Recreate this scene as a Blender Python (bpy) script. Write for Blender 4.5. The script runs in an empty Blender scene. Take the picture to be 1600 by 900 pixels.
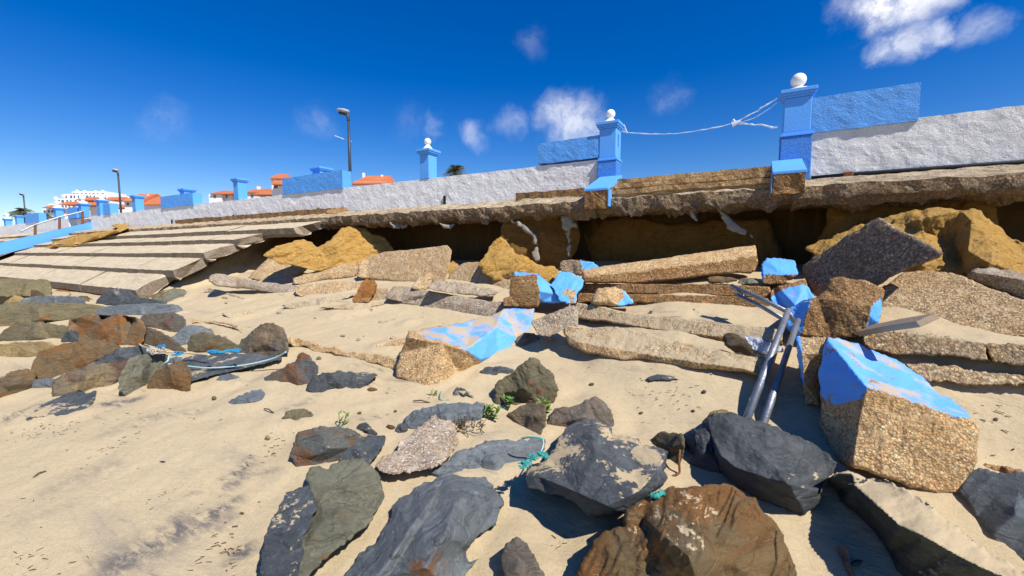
import bpy, bmesh, math, random
import numpy as np
from mathutils import Vector, Matrix
from mathutils.geometry import delaunay_2d_cdt
R = math.radians
scene = bpy.context.scene
C = scene.collection

# ------------------------------------------------------------------ camera, sky, sun, exposure
F_PX = 660.0
YAW, PITCH = R(29.6), R(4.85)
FH = Vector((-math.sin(YAW), math.cos(YAW), 0))
RT = Vector((math.cos(YAW), math.sin(YAW), 0))
FW = (FH * math.cos(PITCH) + Vector((0, 0, -math.sin(PITCH)))).normalized()
UP = RT.cross(FW).normalized()
cd = bpy.data.cameras.new('camera'); cam = bpy.data.objects.new('camera', cd); C.objects.link(cam)
cd.sensor_width = 36; cd.lens = F_PX / 1600 * 36; cd.clip_start = .05; cd.clip_end = 3000
cam.matrix_world = Matrix(((RT.x, UP.x, -FW.x, 0), (RT.y, UP.y, -FW.y, 0), (RT.z, UP.z, -FW.z, 0), (0, 0, 0, 1)))
scene.camera = cam
SUN_EL = R(50)
SUN_DIR = Vector((.615, -.195, .764)).normalized()
sd = bpy.data.lights.new('sun', 'SUN'); sun = bpy.data.objects.new('sun', sd); C.objects.link(sun)
sd.energy = 5.0; sd.angle = R(.55); sd.color = (1, .955, .88)
sun.rotation_euler = SUN_DIR.to_track_quat('Z', 'Y').to_euler(); sun.location = (10, -5, 20)
vs = scene.view_settings
vs.view_transform = 'Standard'; vs.look = 'None'; vs.exposure = 0.40; vs.gamma = 1; vs.use_curve_mapping = False

def ray(px, py):
    return FW + RT * ((px - 800) / F_PX) + UP * ((450 - py) / F_PX)

W = bpy.data.worlds.new('World'); scene.world = W; W.use_nodes = True
wn = W.node_tree.nodes; wl = W.node_tree.links
for n in list(wn): wn.remove(n)
def wnode(t, **kw):
    n = wn.new(t)
    for k, v in kw.items(): setattr(n, k, v)
    return n
sky = wnode('ShaderNodeTexSky', sky_type='NISHITA', sun_disc=False, sun_elevation=SUN_EL,
            sun_rotation=math.atan2(SUN_DIR.x, SUN_DIR.y), air_density=1.0, dust_density=0.1, ozone_density=4.0)
hs = wnode('ShaderNodeHueSaturation'); hs.inputs['Saturation'].default_value = 1.45; hs.inputs['Value'].default_value = 1.0
hs.inputs['Hue'].default_value = .517
wl.new(sky.outputs[0], hs.inputs['Color'])
tc = wnode('ShaderNodeTexCoord')
nz = wnode('ShaderNodeTexNoise'); nz.inputs['Scale'].default_value = 9; nz.inputs['Detail'].default_value = 7; nz.inputs['Roughness'].default_value = .62
wl.new(tc.outputs['Generated'], nz.inputs['Vector'])
sb = wnode('ShaderNodeVectorMath', operation='SUBTRACT'); sb.inputs[1].default_value = (.5, .5, .5); wl.new(nz.outputs['Color'], sb.inputs[0])
sc_ = wnode('ShaderNodeVectorMath', operation='SCALE'); sc_.inputs['Scale'].default_value = .11; wl.new(sb.outputs[0], sc_.inputs[0])
ad = wnode('ShaderNodeVectorMath', operation='ADD'); wl.new(tc.outputs['Generated'], ad.inputs[0]); wl.new(sc_.outputs[0], ad.inputs[1])
acc = None
for (px, py, rad, op) in [(1385, 6, 50, .85), (1435, -4, 50, .8), (1385, 82, 28, .42), (1420, 72, 34, .5), (1462, 62, 22, .42), (1520, 48, 34, .26),
                          (868, 178, 40, .42), (892, 190, 48, .50), (918, 205, 36, .40), (745, 213, 26, .24), (680, 202, 22, .22), (800, 192, 26, .18),
                          (1042, 150, 28, .09), (832, 66, 28, .07), (492, 188, 32, .11), (255, 192, 34, .09), (1320, 12, 30, .25), (640, 190, 30, .05)]:
    d = ray(px, py).normalized()
    dist = wnode('ShaderNodeVectorMath', operation='DISTANCE'); wl.new(ad.outputs[0], dist.inputs[0]); dist.inputs[1].default_value = d
    mr = wnode('ShaderNodeMapRange', interpolation_type='SMOOTHSTEP'); wl.new(dist.outputs['Value'], mr.inputs[0])
    a = rad / F_PX / (ray(px, py).length)
    mr.inputs[1].default_value = a * 1.25; mr.inputs[2].default_value = a * .1; mr.inputs[3].default_value = 0; mr.inputs[4].default_value = op
    if acc is None: acc = mr.outputs[0]
    else:
        mx = wnode('ShaderNodeMath', operation='MAXIMUM'); wl.new(acc, mx.inputs[0]); wl.new(mr.outputs[0], mx.inputs[1]); acc = mx.outputs[0]
nz2 = wnode('ShaderNodeTexNoise'); nz2.inputs['Scale'].default_value = 16; nz2.inputs['Detail'].default_value = 8; nz2.inputs['Roughness'].default_value = .66; wl.new(ad.outputs[0], nz2.inputs['Vector'])
mr2 = wnode('ShaderNodeMapRange', interpolation_type='SMOOTHSTEP'); wl.new(nz2.outputs['Fac'], mr2.inputs[0]); mr2.inputs[1].default_value = .3; mr2.inputs[2].default_value = .62; mr2.inputs[3].default_value = .25; mr2.inputs[4].default_value = 1.15
mm_ = wnode('ShaderNodeMath', operation='MULTIPLY'); mm_.use_clamp = True; wl.new(acc, mm_.inputs[0]); wl.new(mr2.outputs[0], mm_.inputs[1]); acc = mm_.outputs[0]
mixc = wnode('ShaderNodeMix', data_type='RGBA'); wl.new(acc, mixc.inputs[0]); wl.new(hs.outputs[0], mixc.inputs[6]); mixc.inputs[7].default_value = (10, 9.9, 9.7, 1)
bg = wnode('ShaderNodeBackground'); bg.inputs['Strength'].default_value = .10; wl.new(mixc.outputs[2], bg.inputs[0])
wo = wnode('ShaderNodeOutputWorld'); wl.new(bg.outputs[0], wo.inputs[0])

# ------------------------------------------------------------------ numeric helpers
def hsh(i, j, k, s):
    i = i.astype(np.int64); j = j.astype(np.int64); k = k.astype(np.int64)
    h = (i * 374761393 + j * 668265263 + k * 2147483647 + s * 974634777) & 0xffffffff
    h = ((h ^ (h >> 13)) * 1274126177) & 0xffffffff
    h = ((h ^ (h >> 16)) * 2246822519) & 0xffffffff
    return ((h ^ (h >> 15)) & 0xffff) / 65535.0
def vnoise(p, s=0):                      # p (...,3) -> -1..1
    f = np.floor(p); w = p - f; w = w * w * (3 - 2 * w); i, j, k = f[..., 0], f[..., 1], f[..., 2]
    r = 0
    for a in (0, 1):
        for b in (0, 1):
            for c in (0, 1):
                r = r + hsh(i + a, j + b, k + c, s) * (w[..., 0] if a else 1 - w[..., 0]) * (w[..., 1] if b else 1 - w[..., 1]) * (w[..., 2] if c else 1 - w[..., 2])
    return r * 2 - 1
def fbm(p, s=0, o=4, g=.5):
    r = 0; a = 1; t = 0
    for q in range(o):
        r = r + a * vnoise(p * 2 ** q + q * 17.3, s + q); t += a; a *= g
    return r / t
def fbm2(x, y, s=0, o=4, g=.5):
    x, y = np.broadcast_arrays(np.asarray(x, float), np.asarray(y, float))
    return fbm(np.stack([x, y, np.full_like(x, .37)], -1), s, o, g)
def sst(a, b, x):
    t = np.clip((x - a) / (b - a), 0, 1); return t * t * (3 - 2 * t)

# step rows of the old revetment: front edge Y, underside Z of riser
ROWY = [3.50, 3.97, 4.44, 4.92, 5.40, 5.88, 6.32]
ROWZ = [-.865, -.462, -.122, .172, .405, .655, .93]
PCY = [-300, -60, -3, 0, 1.5, 3.2, 3.6, 4.1, 4.6, 5.1, 5.6, 6.2, 6.9]
PCZ = [-9, -6, -2.15, -1.62, -1.35, -1.0, -.93, -.79, -.66, -.50, -.40, -.25, -.15]
PIY = [-300, -60, -3, 0, 1.5, 3.2, 3.6, 6.4, 6.9]
PIZ = [-9, -6, -2.15, -1.62, -1.33, -.93, -.95, .60, .72]
def gh(x, y, fine=False):
    x, y = np.broadcast_arrays(np.asarray(x, float), np.asarray(y, float))
    nb = fbm2(x * .9, y * .9, 3, 3)
    xb = -10.35 + .35 * nb + .1 * (y - 3.5)
    m = sst(-.35, .35, x - xb)
    z = np.interp(y, PCY, PCZ) * m + np.interp(y, PIY, PIZ) * (1 - m)
    z = z + (.15 * sst(-1.6, -.5, x) + .17 * sst(.35, 1.1, x)) * sst(2.95, 3.75, y) * sst(6.6, 5.2, y)
    near = np.exp(-(np.maximum(np.abs(x) - 25, 0) / 30) ** 2)
    z = z + near * (.035 * fbm2(x * .8, y * 1.1, 5, 3) + .03 * fbm2(x * .33 + y * .1, y * .5, 8, 2)) * sst(8, 6, y)
    # shallow hollow scoured around the big foreground stones
    cl = 7.05 + .22 * fbm2(x * 1.1, y * 0 + .5, 21, 3) - .25 * np.exp(-((x - 1.7) / .6) ** 2)
    zc = .80
    z = np.where(y > cl - .01, zc, z) * sst(cl - .12, cl, y) + z * (1 - sst(cl - .12, cl, y))
    if fine:
        z = z + near * sst(8, 6, y) * (.012 * fbm2(x * 4, y * 4, 11, 3) + .004 * fbm2(x * 17 + y * 3, y * 17, 12, 2))
    return z
TT = np.concatenate([np.arange(.6, 12, .01), np.arange(12, 80, .05)])
def ghit(px, py, h=0.):
    r = ray(px, py); z = r.z * TT; g = gh(r.x * TT, r.y * TT) + h
    i = np.argmax(z < g)
    return float(TT[i]) if z[i] < g[i] else 60.0
def P(px, py, t): return ray(px, py) * t
def PY(px, py, Y): r = ray(px, py); return r * (Y / r.y)
def PX(px, py, X): r = ray(px, py); return r * (X / r.x)
def PZ(px, py, Z): r = ray(px, py); return r * (Z / r.z)
def PG(px, py): return P(px, py, ghit(px, py))

# ------------------------------------------------------------------ object helpers
def tag(o, label=None, cat=None, group=None, kind=None):
    if label: o['label'] = label
    if cat: o['category'] = cat
    if group: o['group'] = group
    if kind: o['kind'] = kind
    return o
def empty(name, loc, label=None, cat=None, group=None, kind=None, rz=0):
    o = bpy.data.objects.new(name, None); C.objects.link(o); o.location = loc; o.rotation_euler = (0, 0, rz); o.empty_display_size = .2
    return tag(o, label, cat, group, kind)
def mobj(name, verts, faces, mats, parent=None, loc=None, smooth=False, mi=None, fix=True):
    """verts in world coordinates (or the parent's when it is given)"""
    me = bpy.data.meshes.new(name)
    o0 = Vector(loc) if loc is not None else Vector((0, 0, 0))
    me.from_pydata([tuple(Vector(v) - o0) for v in verts], [], [tuple(f) for f in faces])
    if mi is not None: me.polygons.foreach_set('material_index', mi)
    if fix:
        bm = bmesh.new(); bm.from_mesh(me); bmesh.ops.recalc_face_normals(bm, faces=bm.faces); bm.to_mesh(me); bm.free()
    if smooth: me.polygons.foreach_set('use_smooth', [True] * len(me.polygons))
    if not isinstance(mats, (list, tuple)): mats = [mats]
    for m in mats: me.materials.append(m)
    o = bpy.data.objects.new(name, me); C.objects.link(o); o.location = o0
    if parent is not None: o.parent = parent
    return o
class MB:
    def __init__(s): s.v = []; s.f = []; s.m = []
    def add(s, v, f, mi=0):
        b = len(s.v); s.v += [Vector(q) for q in v]; s.f += [[i + b for i in g] for g in f]; s.m += [mi] * len(f); return s
    def box(s, x0, y0, z0, x1, y1, z1, mi=0):
        v = [(x, y, z) for x in (x0, x1) for y in (y0, y1) for z in (z0, z1)]
        return s.add(v, [(0, 1, 3, 2), (4, 6, 7, 5), (0, 4, 5, 1), (2, 3, 7, 6), (0, 2, 6, 4), (1, 5, 7, 3)], mi)
    def prism(s, poly, z0, z1, mi=0):
        n = len(poly); v = [(x, y, z0) for x, y in poly] + [(x, y, z1) for x, y in poly]
        return s.add(v, [list(range(n))[::-1], list(range(n, 2 * n))] + [(i, (i + 1) % n, n + (i + 1) % n, n + i) for i in range(n)], mi)
    def frustum(s, cx, cy, z0, w0, z1, w1, mi=0):
        v = [(cx + a * w0, cy + b * w0, z0) for a, b in ((-1, -1), (1, -1), (1, 1), (-1, 1))] + [(cx + a * w1, cy + b * w1, z1) for a, b in ((-1, -1), (1, -1), (1, 1), (-1, 1))]
        return s.add(v, [(3, 2, 1, 0), (4, 5, 6, 7), (0, 1, 5, 4), (1, 2, 6, 5), (2, 3, 7, 6), (3, 0, 4, 7)], mi)
    def tube(s, pts, r, n=10, mi=0, flat=1.0):
        pts = [Vector(p) for p in pts]; k = len(pts); vs_ = []
        rr = r if isinstance(r, (list, tuple)) else [r] * k
        up = Vector((0, 0, 1)); prev = None
        for i, p in enumerate(pts):
            d = (pts[min(i + 1, k - 1)] - pts[max(i - 1, 0)]).normalized()
            a = prev if prev is not None else (up if abs(d.z) < .9 else Vector((1, 0, 0)))
            a = (a - d * a.dot(d)).normalized(); prev = a; b = d.cross(a)
            vs_ += [p + (a * math.cos(2 * math.pi * j / n) + b * math.sin(2 * math.pi * j / n) * flat) * rr[i] for j in range(n)]
        f = [(i * n + j, i * n + (j + 1) % n, (i + 1) * n + (j + 1) % n, (i + 1) * n + j) for i in range(k - 1) for j in range(n)]
        f += [list(range(n))[::-1], [(k - 1) * n + j for j in range(n)]]
        return s.add(vs_, f, mi)
    def lathe(s, cx, cy, prof, n=20, mi=0):
        v = []
        for r, z in prof: v += [(cx + r * math.cos(2 * math.pi * j / n), cy + r * math.sin(2 * math.pi * j / n), z) for j in range(n)]
        k = len(prof)
        f = [(i * n + j, i * n + (j + 1) % n, (i + 1) * n + (j + 1) % n, (i + 1) * n + j) for i in range(k - 1) for j in range(n)]
        f += [list(range(n))[::-1], [(k - 1) * n + j for j in range(n)]]
        return s.add(v, f, mi)
    def build(s, name, mats, parent=None, loc=None, smooth=False):
        return mobj(name, s.v, s.f, mats, parent, loc, smooth, s.m)
def bevel(o, w, seg=1):
    m = o.modifiers.new('bevel', 'BEVEL'); m.width = w; m.segments = seg; m.limit_method = 'ANGLE'; m.angle_limit = R(40); return o
def smoothpts(pts, n=6):
    """Catmull-Rom through points"""
    pts = [Vector(p) for p in pts]; q = [pts[0]] + pts + [pts[-1]]; out = []
    for i in range(1, len(q) - 2):
        for k in range(n):
            t = k / n; a, b, c, d = q[i - 1], q[i], q[i + 1], q[i + 2]
            out.append(.5 * ((2 * b) + (c - a) * t + (2 * a - 5 * b + 4 * c - d) * t * t + (3 * b - a - 3 * c + d) * t ** 3))
    return out + [pts[-1]]

# ------------------------------------------------------------------ materials
class NT:
    def __init__(s, name):
        s.m = bpy.data.materials.new(name); s.m.use_nodes = True; s.n = s.m.node_tree.nodes; s.l = s.m.node_tree.links
        s.b = s.n['Principled BSDF']; s.b.inputs['Roughness'].default_value = .9
        s.b.inputs['Specular IOR Level'].default_value = .25
        g = s.n.new('ShaderNodeNewGeometry'); s.pos = g.outputs['Position']; s.nor = g.outputs['True Normal']; s.point = g.outputs['Pointiness']
    def set(s, inp, v):
        if isinstance(v, bpy.types.NodeSocket): s.l.new(v, inp)
        elif isinstance(v, (tuple, list)) and len(v) == 3 and inp.type == 'RGBA': inp.default_value = (*v, 1)
        else: inp.default_value = v
    def map(s, rot=(0, 0, 0), sc=(1, 1, 1), src=None):
        m = s.n.new('ShaderNodeMapping'); s.l.new(src or s.pos, m.inputs[0]); m.inputs['Rotation'].default_value = rot; m.inputs['Scale'].default_value = sc; return m.outputs[0]
    def noise(s, scale, detail=4, rough=.55, vec=None, dist=0, col=False):
        n = s.n.new('ShaderNodeTexNoise'); s.l.new(vec or s.pos, n.inputs['Vector']); n.inputs['Scale'].default_value = scale
        n.inputs['Detail'].default_value = detail; n.inputs['Roughness'].default_value = rough; n.inputs['Distortion'].default_value = dist
        return n.outputs['Color' if col else 'Fac']
    def voro(s, scale, out='Distance', feature='F1', vec=None, rnd=1):
        n = s.n.new('ShaderNodeTexVoronoi'); n.feature = feature; s.l.new(vec or s.pos, n.inputs['Vector']); n.inputs['Scale'].default_value = scale; n.inputs['Randomness'].default_value = rnd
        return n.outputs[out]
    def mix(s, f, a, b, mode='MIX'):
        n = s.n.new('ShaderNodeMix'); n.data_type = 'RGBA'; n.blend_type = mode; s.set(n.inputs[0], f); s.set(n.inputs[6], a); s.set(n.inputs[7], b); return n.outputs[2]
    def math(s, op, a, b=0.0, c=None):
        n = s.n.new('ShaderNodeMath'); n.operation = op; s.set(n.inputs[0], a); s.set(n.inputs[1], b)
        if c is not None: s.set(n.inputs[2], c)
        return n.outputs[0]
    def ramp(s, x, a, b, lo=0., hi=1.):
        n = s.n.new('ShaderNodeMapRange'); n.interpolation_type = 'SMOOTHSTEP'; s.set(n.inputs[0], x)
        n.inputs[1].default_value = a; n.inputs[2].default_value = b; n.inputs[3].default_value = lo; n.inputs[4].default_value = hi; return n.outputs[0]
    def cramp(s, x, stops):
        n = s.n.new('ShaderNodeValToRGB'); s.set(n.inputs[0], x); e = n.color_ramp.elements
        while len(e) < len(stops): e.new(.5)
        for q, (p, c) in zip(e, stops): q.position = p; q.color = (*c, 1)
        return n.outputs[0]
    def sep(s, v, i):
        n = s.n.new('ShaderNodeSeparateXYZ'); s.l.new(v, n.inputs[0]); return n.outputs[i]
    def bump(s, h, strength=.5, dist=.02, prev=None):
        n = s.n.new('ShaderNodeBump'); n.inputs['Strength'].default_value = strength; n.inputs['Distance'].default_value = dist; s.set(n.inputs['Height'], h)
        if prev is not None: s.l.new(prev, n.inputs['Normal'])
        return n.outputs[0]
    def out(s, col, nrm=None, rough=None):
        s.set(s.b.inputs['Base Color'], col)
        if nrm is not None: s.l.new(nrm, s.b.inputs['Normal'])
        if rough is not None: s.set(s.b.inputs['Roughness'], rough)
        return s.m

SANDC = (.47, .37, .225)
def m_sand():
    t = NT('sand')
    big = t.noise(.7, 3); med = t.noise(5, 5)
    c = t.mix(big, (.49, .385, .225), (.56, .455, .285))
    c = t.mix(t.ramp(med, .3, .75, 0, .6), c, (.47, .375, .235)); c = t.mix(t.ramp(t.noise(30, 6, .75, t.map((0, 0, R(-24)), (.6, 1.5, 1))), .45, .75, 0, .45), c, (.34, .27, .17))
    # streaks of dark heavy mineral sand, long in one direction
    stv = t.map((0, 0, R(-24)), (.55, 3.2, 1)); st = t.noise(1.3, 6, .6, stv, .35)
    stm = t.ramp(st, .52, .74); reg = t.ramp(t.noise(.42, 2), .40, .60)
    stm2 = t.math('MULTIPLY', stm, reg)
    c = t.mix(t.math('MULTIPLY', stm2, .55), c, (.235, .215, .19))
    st2 = t.noise(3.2, 5, .6, t.map((0, 0, R(-24)), (.6, 4.5, 1)), .3); reg2 = t.ramp(t.noise(.9, 2, .5, t.map((0, 0, 0), (1, 1, 1))), .56, .66)
    c = t.mix(t.math('MULTIPLY', t.math('MULTIPLY', t.ramp(st2, .55, .72), reg2), .85), c, (.085, .085, .09))
    at = t.n.new('ShaderNodeAttribute'); at.attribute_name = 'stain'; sf = t.math('MULTIPLY', at.outputs['Fac'], t.ramp(t.noise(9, 7, .7, t.map((0, 0, R(-24)), (.7, 2.2, 1)), .3), .36, .60)); c = t.mix(t.math('MINIMUM', sf, .9), c, (.085, .085, .095))
    gr = t.noise(260, 2, .7); c = t.mix(t.ramp(gr, .35, .7, 0, .22), c, (.30, .21, .12))
    # steep cuts: ochre subsoil darkened, the hollow's shade put into its colour
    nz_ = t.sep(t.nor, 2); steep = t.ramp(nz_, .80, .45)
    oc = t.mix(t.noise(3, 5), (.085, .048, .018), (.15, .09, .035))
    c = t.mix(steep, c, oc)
    b = t.bump(t.noise(2.2, 4, .5), .35, .05); b = t.bump(t.noise(14, 6, .68, t.map((0, 0, R(-24)), (.7, 1.6, 1))), .7, .02, b); b = t.bump(t.noise(90, 4, .8), .7, .005, b)
    return t.out(c, b, .95)
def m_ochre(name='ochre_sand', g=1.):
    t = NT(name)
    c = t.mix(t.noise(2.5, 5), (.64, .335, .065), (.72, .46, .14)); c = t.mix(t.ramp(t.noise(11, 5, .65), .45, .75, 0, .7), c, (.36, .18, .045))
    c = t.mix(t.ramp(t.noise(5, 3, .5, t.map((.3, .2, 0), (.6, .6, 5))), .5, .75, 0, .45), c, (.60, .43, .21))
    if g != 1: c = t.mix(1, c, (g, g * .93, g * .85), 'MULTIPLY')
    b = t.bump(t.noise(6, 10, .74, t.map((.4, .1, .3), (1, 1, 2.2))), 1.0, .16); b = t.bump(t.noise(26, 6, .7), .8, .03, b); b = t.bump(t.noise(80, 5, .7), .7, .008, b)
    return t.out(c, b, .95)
def agg(t, scale, tint, var=1.0, sand=.0, bump=.9):
    """exposed pebble aggregate: colour and bump"""
    pv = t.mix(.02, t.pos, t.noise(6, 3, col=True), 'ADD')
    vc = t.voro(scale, 'Color', vec=t.pos); vd = t.voro(scale, 'Distance', vec=t.pos); vd2 = t.voro(scale * 2.1, 'Distance', vec=t.pos)
    r = t.sep(vc, 0)
    k = t.cramp(r, [(0, tuple(q * .45 for q in tint)), (.35, tint), (.62, tuple(min(1, q * 1.25) for q in tint)), (.8, tuple(min(1, q * f) for q, f in zip(tint, (1.45, 1.15, .85)))), (1, tuple(min(.75, q * 1.9 + .05) for q in tint))])
    k = t.mix(t.ramp(vd, .35, .75, 0, .75), k, tuple(q * .42 for q in tint))
    k = t.mix(t.ramp(t.noise(3.3, 5, .65), .40, .72, 0, .6), k, tuple(q * f for q, f in zip(tint, (.72, .58, .42))))
    paste = t.ramp(t.noise(12, 7, .72), .50, .60); k = t.mix(t.math('MULTIPLY', paste, .6), k, tuple(min(.7, q * f) for q, f in zip(tint, (1.12, 1.14, 1.12)))); vd = t.math('MULTIPLY', vd, t.math('SUBTRACT', 1, t.math('MULTIPLY', paste, .7)))
    k = t.mix(t.ramp(t.noise(7.7, 4, .6), .56, .72, 0, .6), k, tuple(min(.7, q * f) for q, f in zip(tint, (1.35, 1.4, 1.5))))
    if sand:
        up = t.ramp(t.sep(t.nor, 2), .55, .92); sm = t.math('MULTIPLY', up, t.ramp(t.noise(4.5, 5, .6), .52 - sand * .35, .62 - sand * .2))
        k = t.mix(sm, k, SANDC)
        hh = t.math('MULTIPLY', t.math('SUBTRACT', 1, sm), t.math('ADD', vd, t.math('MULTIPLY', vd2, .5)))
    else: hh = t.math('ADD', vd, t.math('MULTIPLY', vd2, .5))
    b = t.bump(t.noise(9, 7, .72), .8, .045); b = t.bump(t.math('MULTIPLY', hh, -1), bump, .5 / scale, b)
    return k, b
def m_agg(name, scale, tint, sand=0., bump=.9):
    t = NT(name); k, b = agg(t, scale, tint, 1, sand, bump); return t.out(k, b, .92)
def m_paint(name, col, chip=.5, scale=75, tint=(.46, .33, .19), rough_b=.25, lump=0., dirt=.25, sand=0.):
    """old masonry paint with chips that show the pebbles underneath"""
    t = NT(name); k, b = agg(t, scale, tint)
    n1 = t.noise(9, 10, .78, dist=.2); n2 = t.noise(60, 5, .75)
    m = t.ramp(t.math('ADD', t.math('MULTIPLY', n1, .7), t.math('MULTIPLY', n2, .3)), .66 - chip * .22, .69 - chip * .22)   # 1 = chipped
    pc = t.mix(t.ramp(t.noise(3.5, 4), .35, .75, 0, .55), col, tuple(min(.9, q * .82 + .03) for q in col))
    pc = t.mix(t.ramp(t.noise(16, 6, .7), .55, .8, 0, dirt), pc, (.36, .31, .24)); pc = t.mix(t.ramp(t.noise(5, 8, .75, t.map((0, 0, 0), (1.6, 1.6, .35))), .52, .75, 0, dirt * 1.1), pc, (.30, .26, .21)); pc = t.mix(t.ramp(t.noise(80, 6, .8), .58, .72, 0, .25), pc, (.62, .58, .50))
    if sand:
        up = t.ramp(t.sep(t.nor, 2), .6, .9); sm = t.math('MULTIPLY', up, t.ramp(t.noise(5, 6, .6), .60 - sand * .3, .74 - sand * .2)); pc = t.mix(sm, pc, SANDC)
    c = t.mix(m, pc, k)
    bp = t.bump(t.noise(28, 5, .65), rough_b, .012)
    if lump: bp = t.bump(t.noise(26, 7, .74, dist=.2), lump, .035, bp); bp = t.bump(t.noise(70, 4, .7), lump, .012, bp)
    mixn = t.n.new('ShaderNodeMix'); mixn.data_type = 'VECTOR'; t.set(mixn.inputs[0], m); t.l.new(bp, mixn.inputs[4]); t.l.new(b, mixn.inputs[5])
    return t.out(c, mixn.outputs[1], t.ramp(m, 0, 1, .62, .92))
def m_rock(name, a, b_, rust=0., rustc=(.30, .12, .035), sand=0., strat=(.3, .5, .2), ss=(1, 1, 5), bump=.9, fleck=.15, patch=1.6):
    a = tuple(q * f for q, f in zip(a, (1.4, 1.33, 1.15))); b_ = tuple(q * f for q, f in zip(b_, (1.4, 1.33, 1.15))); t = NT(name); sv = t.map(strat, ss)
    n1 = t.noise(patch, 6, .62, dist=.5); c = t.mix(t.ramp(n1, .35, .65), a, b_)
    s1 = t.noise(5, 7, .65, sv, .3); c = t.mix(t.ramp(s1, .35, .7, 0, .55), c, tuple(q * .5 for q in a))
    c = t.mix(t.ramp(t.noise(26, 5, .7), .5, .8, 0, .35), c, tuple(min(.6, q * 1.9 + .02) for q in b_))
    if rust:
        rm = t.ramp(t.math('ADD', t.math('MULTIPLY', t.noise(1.9, 6, .65, dist=.6), .75), t.math('MULTIPLY', s1, .25)), .62 - rust * .25, .68 - rust * .2)
        rc = t.mix(t.noise(9, 5, .6), rustc, tuple(q * .45 for q in rustc)); c = t.mix(t.math('MULTIPLY', rm, .85), c, rc)
    if fleck: c = t.mix(t.math('MULTIPLY', t.ramp(t.noise(60, 4, .7), .66, .74), fleck * 3), c, (.42, .40, .35))
    if fleck: c = t.mix(t.math('MULTIPLY', t.ramp(t.noise(4, 8, .75, sv, .8), .66, .70), fleck * 2.5), c, (.45, .40, .32))
    s3 = t.noise(7, 6, .7, t.map(strat, (1, 1, 8)), .25); c = t.mix(t.ramp(s3, .56, .72, 0, .35), c, tuple(min(.5, q * 1.7 + .015) for q in b_)); hb = t.bump(s3, bump * .7, .03); hb = t.bump(s1, bump, .03, hb); hb = t.bump(t.noise(16, 10, .78, t.map(strat, (1, 1, 2.2))), bump, .03, hb); hb = t.bump(t.noise(70, 6, .8), .7, .008, hb)
    vr = t.voro(2.3, 'Distance', 'DISTANCE_TO_EDGE', vec=t.mix(.35, t.map(strat, (1, 1, 2.4)), t.noise(3, 4, col=True), 'ADD'))
    hb = t.bump(t.ramp(vr, 0, .035), .35, .03, hb); cr = t.ramp(t.math('ABSOLUTE', t.math('SUBTRACT', t.noise(3.1, 8, .62, t.map(strat, (1, 1, 3.5)), .4), .5)), .0, .013); hb = t.bump(cr, .45, .015, hb); c = t.mix(cr, t.mix(.35, c, (.02, .02, .02)), c)
    if sand:
        up = t.ramp(t.sep(t.nor, 2), .5 if sand < 1.5 else .2, .85 if sand < 1.5 else .5); sm = t.math('MULTIPLY', up, t.ramp(t.math('ADD', t.math('MULTIPLY', t.noise(3.3, 3, .5), .6), t.math('MULTIPLY', t.noise(22, 5, .7, sv), .4)), .68 - sand * .2, .71 - sand * .2))
        c = t.mix(sm, c, t.mix(t.noise(4, 4), SANDC, tuple(q * .86 for q in SANDC))); sbp = t.bump(t.noise(25, 6, .75), .6, .012)
        mixn = t.n.new('ShaderNodeMix'); mixn.data_type = 'VECTOR'; t.set(mixn.inputs[0], sm); t.l.new(hb, mixn.inputs[4]); t.l.new(sbp, mixn.inputs[5]); hb = mixn.outputs[1]
    return t.out(c, hb, .8)
def m_plain(name, col, rough=.8, bump=0., bs=40, var=.3, metal=0.):
    t = NT(name); c = t.mix(t.ramp(t.noise(bs * .2, 5, .6), .3, .75, 0, var), col, tuple(q * .55 for q in col))
    t.b.inputs['Metallic'].default_value = metal
    return t.out(c, t.bump(t.noise(bs, 5, .6), bump, .01) if bump else None, rough)

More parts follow.
